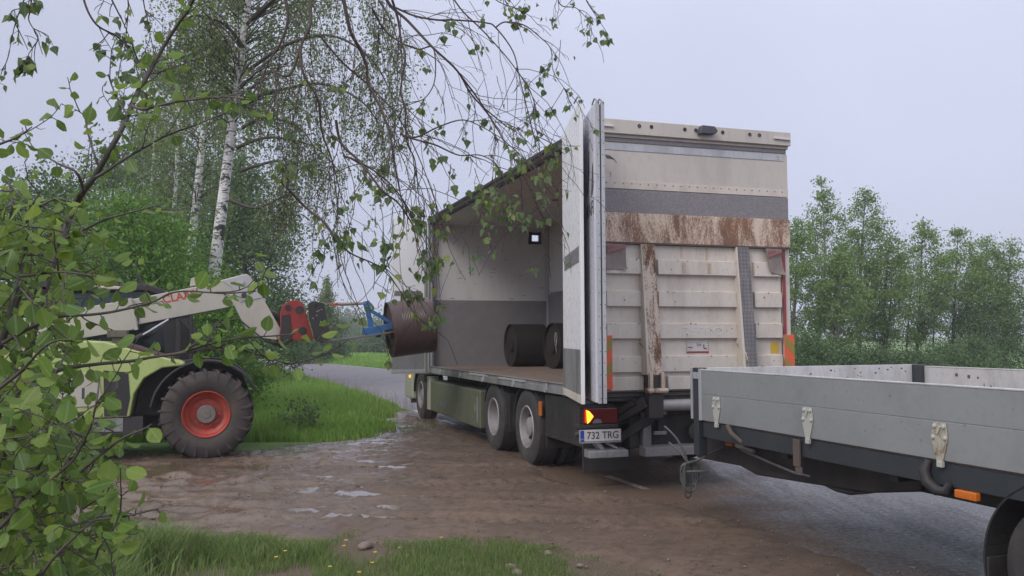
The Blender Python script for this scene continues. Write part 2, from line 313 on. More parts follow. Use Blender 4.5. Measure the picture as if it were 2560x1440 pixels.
# ------------------------------------------------------------------ mesh helpers
class MB:
    def __init__(s): s.v = []; s.f = []; s.m = []
    def add(s, vs, fs, mi=0):
        o = len(s.v); s.v += [tuple(map(float, p)) for p in vs]
        for f in fs: s.f.append([i+o for i in f]); s.m.append(mi)
        return s
    def box(s, x0, x1, y0, y1, z0, z1, mi=0):
        s.add([(x0, y0, z0), (x1, y0, z0), (x1, y1, z0), (x0, y1, z0), (x0, y0, z1), (x1, y0, z1), (x1, y1, z1), (x0, y1, z1)],
              [(0, 3, 2, 1), (4, 5, 6, 7), (0, 1, 5, 4), (1, 2, 6, 5), (2, 3, 7, 6), (3, 0, 4, 7)], mi); return s
    def bar(s, p0, p1, w, h, up=(0, 0, 1), mi=0):
        p0 = Vector(p0); p1 = Vector(p1); d = (p1-p0).normalized(); u = Vector(up); sd_ = d.cross(u).normalized(); u = sd_.cross(d).normalized()
        vs = []
        for p in (p0, p1):
            for a, b in ((-1, -1), (1, -1), (1, 1), (-1, 1)): vs.append(p+sd_*a*w/2+u*b*h/2)
        s.add(vs, [(0, 1, 2, 3), (7, 6, 5, 4), (0, 4, 5, 1), (1, 5, 6, 2), (2, 6, 7, 3), (3, 7, 4, 0)], mi); return s
    def tube(s, pts, rad, seg=8, caps=True, mi=0):
        pts = [Vector(p) for p in pts]; n_ = len(pts)
        if not isinstance(rad, (list, tuple)): rad = [rad]*n_
        d = (pts[1]-pts[0]).normalized(); ref = Vector((0, 0, 1)) if abs(d.z) < .9 else Vector((1, 0, 0))
        u = d.cross(ref).normalized(); vs = []
        for i, p in enumerate(pts):
            d = (pts[min(i+1, n_-1)]-pts[max(i-1, 0)]).normalized()
            u = (u-d*u.dot(d)).normalized(); w = d.cross(u)
            for k in range(seg):
                a = 2*math.pi*k/seg; vs.append(p+(u*math.cos(a)+w*math.sin(a))*rad[i])
        fs = [(i*seg+k, i*seg+(k+1) % seg, (i+1)*seg+(k+1) % seg, (i+1)*seg+k) for i in range(n_-1) for k in range(seg)]
        if caps: fs += [tuple(range(seg-1, -1, -1)), tuple((n_-1)*seg+k for k in range(seg))]
        s.add(vs, fs, mi); return s
    def lathe(s, prof, c, axis='x', seg=48, mi=0, closed=False, cap0=True):
        vs = []; n_ = len(prof)
        for (a, r) in prof:
            for k in range(seg):
                t = 2*math.pi*k/seg; x, y = r*math.cos(t), r*math.sin(t)
                if axis == 'x': vs.append((c[0]+a, c[1]+x, c[2]+y))
                elif axis == 'y': vs.append((c[0]-x, c[1]+a, c[2]+y))
                else: vs.append((c[0]+x, c[1]+y, c[2]+a))
        fs = []
        for i in range(n_ if closed else n_-1):
            j = (i+1) % n_
            for k in range(seg): fs.append((i*seg+k, i*seg+(k+1) % seg, j*seg+(k+1) % seg, j*seg+k))
        if not closed and cap0: fs.append(tuple(range(seg-1, -1, -1)))
        if not closed: fs.append(tuple((n_-1)*seg+k for k in range(seg)))
        s.add(vs, fs, mi); return s
    def prism(s, poly, d0, d1, plane='xz', mi=0):       # polygon extruded along the remaining axis
        n_ = len(poly)
        def P(a, b, d): return {'xz': (a, d, b), 'yz': (d, a, b), 'xy': (a, b, d)}[plane]
        vs = [P(a, b, d0) for a, b in poly]+[P(a, b, d1) for a, b in poly]
        fs = [tuple(range(n_)), tuple(range(2*n_-1, n_-1, -1))]+[(i, n_+i, n_+(i+1) % n_, (i+1) % n_) for i in range(n_)]
        s.add(vs, fs, mi); return s
def fixn(me):
    import bmesh
    bm = bmesh.new(); bm.from_mesh(me); bmesh.ops.recalc_face_normals(bm, faces=bm.faces); bm.to_mesh(me); bm.free()
def build(name, mb, mats, parent=None, bevel=0, smooth=False, loc=None):
    me = bpy.data.meshes.new(name); me.from_pydata(mb.v, [], mb.f); fixn(me)
    if not isinstance(mats, (list, tuple)): mats = [mats]
    for m in mats: me.materials.append(m)
    if len(mats) > 1: me.polygons.foreach_set('material_index', mb.m)
    if smooth: me.polygons.foreach_set('use_smooth', [True]*len(me.polygons))
    o = bpy.data.objects.new(name, me); COL.objects.link(o)
    if parent: o.parent = parent
    if loc: o.location = loc
    if bevel:
        b = o.modifiers.new('bevel', 'BEVEL'); b.width = bevel; b.segments = 2; b.limit_method = 'ANGLE'; b.angle_limit = R(35)
        o.modifiers.new('wn', 'WEIGHTED_NORMAL'); me.polygons.foreach_set('use_smooth', [True]*len(me.polygons))
    elif smooth == 'auto' or smooth:
        try: me.set_sharp_from_angle(angle=R(38))
        except Exception: pass
    return o
def nbuild(name, V, F, mats, parent=None, mi=None, smooth=False, uv=None):      # numpy arrays: V (n,3), F (m,k)
    me = bpy.data.meshes.new(name); k = F.shape[1]
    me.vertices.add(len(V)); me.vertices.foreach_set('co', np.ascontiguousarray(V, dtype=np.float32).ravel())
    me.loops.add(F.size); me.loops.foreach_set('vertex_index', np.ascontiguousarray(F, dtype=np.int32).ravel())
    me.polygons.add(len(F)); me.polygons.foreach_set('loop_start', np.arange(0, F.size, k, dtype=np.int32))
    me.polygons.foreach_set('loop_total', np.full(len(F), k, dtype=np.int32))
    if not isinstance(mats, (list, tuple)): mats = [mats]
    for m in mats: me.materials.append(m)
    if mi is not None: me.polygons.foreach_set('material_index', mi.astype(np.int32))
    if smooth: me.polygons.foreach_set('use_smooth', np.ones(len(F), dtype=bool))
    if uv is not None:
        l = me.uv_layers.new(name='leaf'); l.data.foreach_set('uv', np.ascontiguousarray(uv[F.ravel()], dtype=np.float32).ravel())
    me.update(); me.validate()
    o = bpy.data.objects.new(name, me); COL.objects.link(o)
    if parent: o.parent = parent
    return o
def tag(o, label=None, cat=None, group=None, kind=None):
    if label: o['label'] = label
    if cat: o['category'] = cat
    if group: o['group'] = group
    if kind: o['kind'] = kind
    return o
def empty(name, loc=(0, 0, 0), rz=0, parent=None):
    o = bpy.data.objects.new(name, None); COL.objects.link(o); o.location = loc; o.rotation_euler = (0, 0, rz); o.empty_display_size = .3
    if parent: o.parent = parent
    return o
def text(name, s, size, mat, parent, loc, rot, ext=.0015, sx=1., bold=0.):
    cu = bpy.data.curves.new(name, 'FONT'); cu.body = s; cu.size = size; cu.extrude = ext; cu.offset = bold
    cu.align_x = 'CENTER'; cu.align_y = 'CENTER'
    t = bpy.data.objects.new('t', cu); COL.objects.link(t)
    dg = bpy.context.evaluated_depsgraph_get(); me = bpy.data.meshes.new_from_object(t.evaluated_get(dg)); me.name = name
    bpy.data.objects.remove(t); me.materials.clear(); me.materials.append(mat)
    o = bpy.data.objects.new(name, me); COL.objects.link(o); o.parent = parent; o.location = loc; o.rotation_euler = rot; o.scale = (sx, 1, 1)
    return o

# value noise for real relief
def vnoise(x, y, seed=0):
    xi = np.floor(x).astype(np.int64); yi = np.floor(y).astype(np.int64); xf = x-xi; yf = y-yi
    def h(a, b):
        n_ = (a*374761393+b*668265263+seed*974711) & 0x7fffffff; n_ = ((n_ ^ (n_ >> 13))*1274126177) & 0x7fffffff
        return ((n_ ^ (n_ >> 16)) & 0xffff)/65535.
    u = xf*xf*(3-2*xf); v = yf*yf*(3-2*yf)
    return (h(xi, yi)*(1-u)+h(xi+1, yi)*u)*(1-v)+(h(xi, yi+1)*(1-u)+h(xi+1, yi+1)*u)*v
def fbm(x, y, oct=4, seed=0):
    s = 0; a = .5; t = 0
    for i in range(oct): s = s+a*vnoise(x*2**i, y*2**i, seed+i); t += a; a *= .5
    return s/t
def polysd(px, py, poly):                # >0 inside
    d = np.full(px.shape, 1e9); ins = np.zeros(px.shape, bool); n_ = len(poly)
    for i in range(n_):
        x0, y0 = poly[i]; x1, y1 = poly[(i+1) % n_]; ex, ey = x1-x0, y1-y0
        t = np.clip(((px-x0)*ex+(py-y0)*ey)/(ex*ex+ey*ey), 0, 1)
        d = np.minimum(d, np.hypot(px-x0-t*ex, py-y0-t*ey))
        if y1 != y0:
            c = ((y0 > py) != (y1 > py)) & (px < (x1-x0)*(py-y0)/(y1-y0)+x0); ins ^= c
    return np.where(ins, d, -d)
# ================================================================== GROUND, ROAD, MUD
g = MB()
for (x0, x1, y0, y1) in [(-900, 900, -60, 1500)]:
    g.add([(x0, y0, -.012), (x1, y0, -.012), (x1, y1, -.012), (x0, y1, -.012)], [(0, 1, 2, 3)])
tag(build('ground', g, MAT['ground']), kind='structure')
LEFT = [(8.2, -9.0), (4.75, 0.6), (1.29, 10.42), (-2.83, 22.26), (-4.05, 25.64), (-5.9, 30.7), (-8.9, 38), (-13.4, 48.5), (-19.5, 60), (-27, 72), (-37, 85), (-52, 99), (-75, 116), (-110, 135)]
def smooth_poly(P, n_=8):
    P = [np.array(p, float) for p in P]; o = []
    for i in range(len(P)-1):
        a = P[max(i-1, 0)]; b = P[i]; c = P[i+1]; d = P[min(i+2, len(P)-1)]
        for k in range(n_):
            t = k/n_; o.append(.5*((2*b)+(-a+c)*t+(2*a-5*b+4*c-d)*t*t+(-a+3*b-3*c+d)*t**3))
    o.append(P[-1]); return o
LP = smooth_poly(LEFT)
def offs(P, d):
    o = []
    for i in range(len(P)):
        t = P[min(i+1, len(P)-1)]-P[max(i-1, 0)]; t = t/np.linalg.norm(t); o.append(P[i]+np.array([t[1], -t[0]])*d)
    return o
OUT = [p+(q-p)*(1 if p[1] > 19 else 3.6) for p, q in zip(LP, offs(LP, -.35))]; RP = offs(LP, 6.0); ln = MB()
road = MB()
for i in range(len(LP)-1):
    road.add([(*OUT[i], .0), (*RP[i], .0), (*RP[i+1], .0), (*OUT[i+1], .0)], [(0, 1, 2, 3)])
tag(build('road', road, MAT['road']), kind='structure')
# dashed edge line
seg = [0]
for i in range(1, len(LP)): seg.append(seg[-1]+np.linalg.norm(LP[i]-LP[i-1]))
def along(s):
    i = min(max(np.searchsorted(seg, s)-1, 0), len(LP)-2); t = (s-seg[i])/(seg[i+1]-seg[i]); p = LP[i]*(1-t)+LP[i+1]*t
    d = LP[i+1]-LP[i]; return p, d/np.linalg.norm(d)
ln = MB(); lm = MB()
s9 = float(np.interp(9.87, [p[1] for p in LP], seg))
for k in range(-3, 24):
    sa = s9+k*2.62; sb = sa+1.02
    if sa < 0: continue
    pts = [along(sa+(sb-sa)*j/4) for j in range(5)]
    if k in (-3, -2, -1): continue
    tgt = lm if k in (0, 1, 2) else ln
    for j in range(4):
        (p, d), (q, e) = pts[j], pts[j+1]; w = .05
        tgt.add([(p[0]-d[1]*w, p[1]+d[0]*w, .006), (p[0]+d[1]*w, p[1]-d[0]*w, .006), (q[0]+e[1]*w, q[1]-e[0]*w, .006), (q[0]-e[1]*w, q[1]+e[0]*w, .006)], [(0, 1, 2, 3)])
for j in range(0, len(RP)-1):                       # thin continuous line on the far side
    p, q = RP[j]+(LP[j]-RP[j])*.03, RP[j+1]+(LP[j+1]-RP[j+1])*.03; p2, q2 = RP[j]+(LP[j]-RP[j])*.045, RP[j+1]+(LP[j+1]-RP[j+1])*.045
    if p[1] > 14: ln.add([(*p, .006), (*q, .006), (*q2, .006), (*p2, .006)], [(0, 1, 2, 3)])
tag(build('road_marking', ln, MAT['line']), kind='structure'); tag(build('muddy_road_marking', lm, MAT['linemud']), kind='structure')

MUDP = [(-14, 8.4), (-6, 8.1), (-3.5, 7.9), (-2.4, 7.55), (-1.33, 7.75), (0.06, 7.45), (.7, 6.8), (1.1, 6.1), (1.9, 4.2), (3.2, 1.8), (4.2, 1.6), (3.3, 4.0), (2.3, 7.0), (1.65, 9.0), (1.15, 9.75), (.62, 10.9), (.1, 12.6), (-.8, 15.5), (-1.9, 19.6), (-2.62, 21.4), (-2.6, 18.4), (-2.25, 16.6), (-2.6, 15.1), (-3.35, 14.2), (-4.0, 13.15), (-6, 13.3), (-14, 14.2)]
gx = np.arange(-12.5, 4.5, .04); gy = np.arange(4.0, 21.8, .04)
GX, GY = np.meshgrid(gx, gy)
sdm = polysd(GX, GY, MUDP) + (fbm(GX*1.1, GY*1.1, 4, 5)-.5)*.9 + (fbm(GX*5, GY*5, 3, 6)-.5)*.3
_t = np.clip(((GX-1.51)*-.4+(GY-9.87)*1.)/1.16, 0, 1); sdm = sdm-2.2*np.exp(-(np.hypot(GX-1.51+.4*_t, GY-9.87-_t)/.42)**2)
edge = np.clip(sdm/.5, -1, 1)
wetz = np.clip((-GX+.1)/2.2, 0, 1)                   # rutted, puddled towards the track
ruts = fbm(GX*.9+GY*.15, GY*4.2-GX*.5, 4, 21)
lump = fbm(GX*6, GY*6, 4, 31); fine = fbm(GX*16, GY*16, 3, 41)
H = .026+.020*(1-wetz)+(ruts-.5)*.10*(.15+.85*wetz)+(lump-.5)*.07*(.2+.8*wetz)+(fine-.5)*.034*(.5+.5*wetz)
def pit(x, y, rx, ry, d, a=0.):
    c, s_ = math.cos(a), math.sin(a); X = (GX-x)*c+(GY-y)*s_; Y = -(GX-x)*s_+(GY-y)*c
    return d*np.exp(-((X/rx)**2+(Y/ry)**2)**1.5)
for (ax, ay, bx, by, ww, dp) in ((-10, 12.35, .4, 9.15, .17, .030), (-10, 10.5, -.3, 8.25, .16, .026), (-9, 11.7, -.6, 11.6, .17, .028), (-9, 9.6, .2, 10.3, .14, .022)):
    L2 = math.hypot(bx-ax, by-ay); tt_ = ((GX-ax)*(bx-ax)+(GY-ay)*(by-ay))/L2; dd2 = ((GX-ax)*(by-ay)-(GY-ay)*(bx-ax))/L2+.12*np.sin(tt_*.9+ax)
    prof_ = np.exp(-(dd2/ww)**4); H -= prof_*dp*(1+.45*np.sign(np.sin(2*math.pi*(tt_+np.abs(dd2)*.7)/.17)))-.6*dp*np.exp(-((np.abs(dd2)-ww*1.35)/.06)**2)
H -= pit(-4.75, 11.55, 1.15, .55, .06)+pit(-7.0, 11.3, 1.3, .5, .05)+pit(-2.1, 8.75, .28, .12, .02)+pit(-1.6, 9.4, .5, .15, .010, .1)+pit(-1.75, 10.6, .8, .4, .012, .2)
H -= pit(-2.3, 16.3, .25, .7, .025, .3)+pit(-2.2, 13.4, .7, .25, .016, .2)+pit(-1.0, 11.9, .5, .2, .012, .2)+pit(-1.2, 8.9, .3, .12, .03)
Gm = np.exp(-((GX+1.75)/1.15)**2-((GY-10.6)/2.6)**2)+.8*np.exp(-((GX+2.2)/.5)**2-((GY-15.8)/1.6)**2)
H -= Gm*.062*np.clip(fbm(GX*2.6+3, GY*9, 5, 91)-.45, 0, .4)*1.6
H = np.where(edge < 0, H*(1+edge)+edge*.12, H)*1.0
H = np.minimum(H, edge*.06+.0+.03*np.clip(edge, 0, 1))
ny, nx = GX.shape
V = np.stack([GX.ravel(), GY.ravel(), H.ravel()], 1)
idx = np.arange(nx*ny).reshape(ny, nx)
F = np.stack([idx[:-1, :-1], idx[:-1, 1:], idx[1:, 1:], idx[1:, :-1]], -1).reshape(-1, 4)
keep = (H.ravel()[F] > -.03).any(1); F = F[keep]
used = np.unique(F); rm = np.full(len(V), -1); rm[used] = np.arange(len(used)); V = V[used]; F = rm[F]
tag(nbuild('mud', V, F, MAT['mud'], smooth=True), kind='structure')
wm = MB()
for poly in ([(-12, 8.6), (-3.4, 8.35), (-.2, 8.3), (.3, 9.6), (.1, 12.4), (-1.0, 15.), (-2.1, 17.4), (-2.5, 17.4), (-2.4, 15.3), (-3.2, 13.6), (-4, 12.8), (-12, 13.0)],):
    wm.add([(x, y, .010) for x, y in poly], [tuple(range(len(poly)))])
tag(build('puddle_water', wm, MAT['water']), kind='structure')
def mudz(x, y):
    i = int(round((x-gx[0])/.04)); j = int(round((y-gy[0])/.04))
    if 0 <= i < nx and 0 <= j < ny: return max(float(H[j, i]), 0.)
    return 0.
# gravel: thousands of small stones pressed into the mud and the verge
def stones(n_, region, smin, smax):
    ico = np.array([(0, 0, 1), (.9, 0, .1), (.3, .85, .1), (-.75, .5, .1), (-.7, -.55, .1), (.3, -.9, .1), (0, 0, -.6)])
    fi = np.array([(0, 1, 2), (0, 2, 3), (0, 3, 4), (0, 4, 5), (0, 5, 1), (6, 2, 1), (6, 3, 2), (6, 4, 3), (6, 5, 4), (6, 1, 5)])
    Vs = []; Fs = []; c = 0
    while c < n_:
        x = rng.uniform(region[0], region[1]); y = rng.uniform(region[2], region[3])
        i = int((x-gx[0])/.04); j = int((y-gy[0])/.04)
        if not (0 <= i < nx and 0 <= j < ny) or sdm[j, i] < -.35: continue
        s_ = smin+(smax-smin)*rng.random()**4; a = rng.uniform(0, 6.28)
        P = ico*np.array([1, rng.uniform(.6, 1), rng.uniform(.4, .7)])*(1+rng.normal(0, .12, (7, 1)))*s_
        P = np.stack([P[:, 0]*math.cos(a)-P[:, 1]*math.sin(a), P[:, 0]*math.sin(a)+P[:, 1]*math.cos(a), P[:, 2]], 1)
        Vs.append(P+[x, y, max(H[j, i], 0)+s_*.15]); Fs.append(fi+7*c); c += 1
    return np.concatenate(Vs), np.concatenate(Fs)
V, F = stones(5200, (-5, 3.2, 5.2, 16), .005, .02)
tag(nbuild('gravel', V, F, MAT['gravel']), 'small wet gravel stones scattered over the brown mud', 'gravel', kind='stuff')

# ================================================================== TRUCK
YAW = .3122; TO = (.8455, 9.6851, 0.)
ca, sa_ = math.cos(YAW), math.sin(YAW)
def T(u, w, z=0.): return np.array([TO[0]+u*ca-w*sa_, TO[1]+u*sa_+w*ca, z])
truck = empty('box_truck', TO, YAW)
tag(truck, 'dirty cream box truck standing with its left side doors folded open', 'truck')
ZB, ZF, ZT = 1.04, 1.13, 4.05; L = 8.1; WD = 2.55
def tb(name, mb, m, p=truck, bevel=.006, **k): return build(name, mb, m, p, bevel, **k)
# roof (outer skin, white ceiling liner under it) and rear roof beam
m = MB().box(.0, WD, .06, L, ZT-.035, ZT-.0); roof = tb('roof', m, MAT['header'])
m = MB().box(.06, WD-.06, .08, L-.06, ZT-.10, ZT-.04); tb('ceiling_liner', m, MAT['liner'], roof)
m = MB().box(-.015, .055, .62, L, ZT-.15, ZT-.0).box(-.03, -.015, .62, L, ZT-.06, ZT-.02).box(-.028, -.015, .62, L, ZT-.13, ZT-.115); tb('roof_rail', m, MAT['chassis'], roof)
m = MB().lathe([(0, .06), (-.015, .055)], (1.35, 4.6, ZT-.10), 'z', 20); tb('ceiling_vent', m, MAT['linerdark'], roof, 0)
m = MB().box(1.2, 1.5, 6.2, 6.5, ZT-.115, ZT-.10); tb('roof_hatch', m, MAT['liner'], roof)
# right wall with liner and dark kick panel, front wall with an opening
wr = tb('right_wall', MB().box(WD-.05, WD, .05, L, ZB, ZT-.04), MAT['header'])
tb('wall_liner', MB().box(WD-.062, WD-.05, .1, L-.06, 2.56, ZT-.10), MAT['liner'], wr, 0)
tb('kick_panel', MB().box(WD-.066, WD-.05, .1, L-.06, ZF, 2.56), MAT['linerdark'], wr, 0)
tb('vent_strip', MB().box(WD-.075, WD-.066, .8, 7.9, 2.53, 2.60), MAT['alud'], wr, 0)
m = MB(); hx0, hx1, hz0, hz1 = 2.13, 2.29, 3.65, 3.78
for b in ((.06, hx0, ZF, ZT-.1), (hx1, WD-.05, ZF, ZT-.1), (hx0, hx1, ZF, hz0), (hx0, hx1, hz1, ZT-.1)): m.box(b[0], b[1], L-.06, L, b[2], b[3])
wf = tb('front_wall', m, MAT['liner'], bevel=0)
tb('kick_panel', MB().box(.1, WD-.066, L-.072, L-.06, ZF, 2.43), MAT['linerdark'], wf, 0)
m = MB()
for b in ((hx0-.07, hx0, hz0-.06, hz1+.06), (hx1, hx1+.04, hz0-.06, hz1+.06), (hx0, hx1, hz0-.06, hz0), (hx0, hx1, hz1, hz1+.05)): m.box(b[0], b[1], L-.085, L-.06, b[2], b[3])
tb('hatch_frame', m, MAT['black'], wf, 0)
tb('corner_trim', MB().box(WD-.11, WD-.066, L-.115, L-.072, ZF, ZT-.1), MAT['alu'], wf)
m = MB()
for k in range(5): m.box(.7+.3*k, .78+.3*k, L-.085, L-.0725, 3.72, 3.74)
# scuffs on the liner
n_s = MB()
for k in range(24):
    x = rng.uniform(.2, 2.3); z = rng.uniform(2.45, 3.3) if k < 34 else rng.uniform(3.3, 3.8); l = rng.uniform(.02, .12)
    n_s.box(x, x+l, L-.0625, L-.0605, z, z+rng.uniform(.004, .014))
tb('scuff_marks', n_s, MAT['linerdark'], wf, 0)
# floor
m = MB().box(.0, WD-.02, .1, L-.02, ZB+.02, ZF); fl = tb('cargo_floor', m, MAT['ply'], bevel=0)
m = MB().box(-.012, .0, .05, L-.02, ZB-.02, ZF+.004).box(-.03, -.012, .05, L-.02, ZB-.03, ZB+.055).box(-.03, .03, .05, L-.02, ZF+.002, ZF+.012)
sr = tb('side_rail', m, MAT['alud'])
for w_ in (1.25, 2.55, 4.05, 5.45, 6.9):
    m = MB().box(-.045, -.03, w_, w_+.05, ZB, ZF-.01).box(-.05, -.03, w_+.07, w_+.09, ZB-.03, ZB+.04); tb('latch_bracket', m, MAT['alu'], sr, .002)
for w0_, w1_ in ((2.1, 3.3), (3.9, 4.9)):
    tb('rail_cap', MB().box(-.042, -.012, w0_, w1_, ZB+.055, ZF-.008), MAT['alu'], sr, .003)
# posts
m = MB().box(.0, .12, -.02, .6, ZB, ZT-.05); tb('rear_corner_post', m, MAT['darkface'])
m = MB().box(WD-.1, WD+.005, -.03, .05, ZB, ZT-.2); tb('rear_corner_post', m, MAT['cream'])
m = MB().box(-.02, .06, L-.16, L, ZB-.05, ZT-.03); fp = tb('front_corner_post', m, MAT['alud'])
for x_, w_, mt in ((-.055, .03, 'alu'), (-.1, .03, 'linerdark'), (.0, .03, 'alu'), (.035, .02, 'alud')):
    tb('hinge_strip', MB().box(x_, x_+w_, L-.19, L-.162, ZB-.02, ZT-.12), MAT[mt], fp, .003)
m = MB()
for k in range(44): m.box(.04, .05, L-.1925, L-.189, ZB+.1+k*.066, ZB+.113+k*.066)
tb('rivet_row', m, MAT['black'], fp, 0)
# open front side door, seen square on, just in front of the corner post
def slats(mb, x0, x1, y, z0, z1, nrow, ncol, t=.004):
    for r in range(nrow):
        for c in range(ncol):
            xa = x0+(x1-x0)*c/ncol; xb = x0+(x1-x0)*(c+.6)/ncol; za = z0+(z1-z0)*r/nrow; zb = z0+(z1-z0)*(r+.7)/nrow
            mb.box(xa, xb, y-t, y, za, zb)
fd = tb('front_side_door', MB().box(-.745, -.105, L-.09, L-.035, 1.40, ZT-.02), MAT['white'], bevel=.004)
tb('kick_panel', MB().box(-.745, -.105, L-.095, L-.04, 1.08, 1.40), MAT['alud'], fd)
tb('bottom_rail', MB().box(-.75, -.09, L-.11, L-.03, 1.0, 1.08).box(-.735, -.125, L-.114, L-.11, 1.015, 1.06), MAT['alu'], fd)
m = MB().box(-.69, -.17, L-.0945, L-.09, 2.50, 2.60); vp = tb('vent_strip', m, MAT['alud'], fd, 0)
m = MB(); slats(m, -.68, -.18, L-.0945, 2.515, 2.59, 2, 26); tb('vent_slots', m, MAT['linerdark'], vp, 0)
# folded stack of rear side doors: three panels standing almost parallel, hinged near the rear corner
def panel(name, p0, p1, z0, z1, t, m, parent=truck, bevel=.004):
    d = np.array([p1[0]-p0[0], p1[1]-p0[1]]); l = np.linalg.norm(d); d = d/l; n_ = np.array([d[1], -d[0]])   # n_: to the right of p0->p1
    mb = MB(); a = np.array(p0); b = np.array(p1); c = b+n_*t; e = a+n_*t
    vs = [(*q, z0) for q in (a, b, c, e)]+[(*q, z1) for q in (a, b, c, e)]
    mb.add(vs, [(0, 1, 2, 3), (7, 6, 5, 4), (0, 4, 5, 1), (1, 5, 6, 2), (2, 6, 7, 3), (3, 7, 4, 0)])
    return tb(name, mb, m, parent, bevel)
# walking from the hinge (far) to the free edge (near): left-hand face is the one the camera sees
H1_, N1_ = (-.035, .62), (-.430, -.90)
H2_, N2_ = (.05, .60), (-.392, -1.14)
d1 = panel('rear_side_door', N1_, H1_, 1.56, ZT-.0, -.03, MAT['white'])
def onface(A, B, s, off):               # point at fraction s from A(near) to B(far), off metres to the left (outside)
    A = np.array(A); B = np.array(B); d = (B-A)/np.linalg.norm(B-A); n_ = np.array([-d[1], d[0]]); return A+(B-A)*s+n_*off
def facebox(name, A, B, s0, s1, z0, z1, off, t, m, parent):
    p = onface(A, B, s0, off+t); q = onface(A, B, s1, off+t); return panel(name, tuple(p), tuple(q), z0, z1, t, m, parent, 0)
# orientation test: the outside (towards -u) must be on the left of near->far
kp = panel('kick_panel', N1_, H1_, 1.11, 1.56, -.034, MAT['alud'], d1)
panel('edge_trim', (N1_[0]-.004, N1_[1]-.006), (N1_[0]+.001, N1_[1]+.03), 1.03, ZT+.01, -.034, MAT['white'], d1, .002)
panel('bottom_rail', N1_, H1_, 1.03, 1.11, -.04, MAT['cream'], d1)
vs_ = facebox('vent_strip', N1_, H1_, .10, .88, 2.44, 2.60, .030, .004, MAT['alud'], d1)
for r in range(2):
    mb = MB(); A = np.array(N1_); B = np.array(H1_); d = (B-A)/np.linalg.norm(B-A); n_ = np.array([-d[1], d[0]])
    for k in range(26):
        s0 = .115+.75*k/26; p = A+(B-A)*s0+n_*.034; q = A+(B-A)*(s0+.017)+n_*.034; p2 = p+n_*.003; q2 = q+n_*.003
        z0, z1 = 2.455+r*.075, 2.455+r*.075+.055
        mb.add([(*a, z0) for a in (p, q, q2, p2)]+[(*a, z1) for a in (p, q, q2, p2)], [(0, 1, 2, 3), (7, 6, 5, 4), (0, 4, 5, 1), (1, 5, 6, 2), (2, 6, 7, 3), (3, 7, 4, 0)])
    tb('vent_slots', mb, MAT['linerdark'], vs_, 0)
d2 = panel('rear_side_door', N2_, H2_, 1.06, ZT-.10, -.028, MAT['darkface'])
d3 = panel('rear_side_door', (N2_[0]+.052, N2_[1]+.0), (H2_[0]+.06, H2_[1]), 1.06, ZT-.10, -.028, MAT['alu'])
for dd, off in ((d2, 0.), (d3, .052)):
    mb = MB().box(N2_[0]-.006+off, N2_[0]+.030+off, N2_[1]-.012, N2_[1]+.01, 1.05, ZT-.08); et = tb('edge_profile', mb, MAT['alu'], dd, .002)
    mb = MB()
    for k in range(25): mb.lathe([(0, .005), (-.003, .004)], (N2_[0]+off+(.010 if k % 2 else .020), N2_[1]-.012, 1.1+k*.112), 'y', 8)
    tb('rivet_row', mb, MAT['black'], et, 0)
    mb = MB().tube([(N2_[0]+off+.02, N2_[1]-.02, ZT-.09), (N2_[0]+off+.0, N2_[1]+.04, ZT-.04), (N2_[0]+off+.01, N2_[1]+.12, ZT-.08)], .008, 6); tb('door_hook', mb, MAT['alud'], dd, 0)
tb('gap_shade_strip', MB().box(N2_[0]+.031, N2_[0]+.045, N2_[1]+.0, N2_[1]+.02, 1.06, ZT-.11), MAT['black'], d2, 0)  # black strip standing in for the shade between the two panel edges
for hz in (1.2, 2.1, 3.1, 3.95):
    tb('door_hinge', MB().tube([(-.03, .64, hz-.05), (-.03, .64, hz+.05)], .014, 8), MAT['alud'], d1, 0)
mb = MB().tube([(N1_[0]+.01, N1_[1]+.02, ZT-.01), (N1_[0]-.02, N1_[1]+.08, ZT+.05), (N1_[0]-.03, N1_[1]+.16, ZT-.0)], .009, 6); tb('door_hook', mb, MAT['alud'], d1, 0)
# printed marks on the grey outer face of the second panel
A = np.array(N2_); B = np.array(H2_); dd_ = (B-A)/np.linalg.norm(B-A); fn_ = np.array([-dd_[1], dd_[0]])
def facepoly(name, pts, m, parent, off=.031):
    mb = MB(); n0 = len(pts)
    vs = [(*(A+dd_*s+fn_*off), z) for s, z in pts]+[(*(A+dd_*s+fn_*(off-.002)), z) for s, z in pts]
    mb.add(vs, [tuple(range(n0)), tuple(range(2*n0-1, n0-1, -1))]+[(i, n0+i, n0+(i+1) % n0, (i+1) % n0) for i in range(n0)])
    return tb(name, mb, m, parent, 0)
facepoly('printed_slash', [(.30, 3.54), (.26, 3.55), (.27, 3.3), (.36, 3.15), (.44, 3.11), (.36, 3.3)], MAT['graphic'], d2)
facepoly('printed_slash', [(.07, 3.38), (.03, 3.35), (.01, 3.15), (.08, 3.08), (.17, 3.06), (.12, 3.25)], MAT['graphic'], d2)
facepoly('printed_line', [(.42, 3.58), (.42, 3.585), (.22, 3.66), (.04, 3.50), (.04, 3.49), (.22, 3.65)], MAT['graphic'], d2)
ang = math.atan2(dd_[1], dd_[0])
pt = A+dd_*.24+fn_*.030
text('printed_letters', 'RAFI', .20, MAT['graphic'], d2, (pt[0], pt[1], 2.94), (R(90), 0, ang+math.pi), sx=1.15)

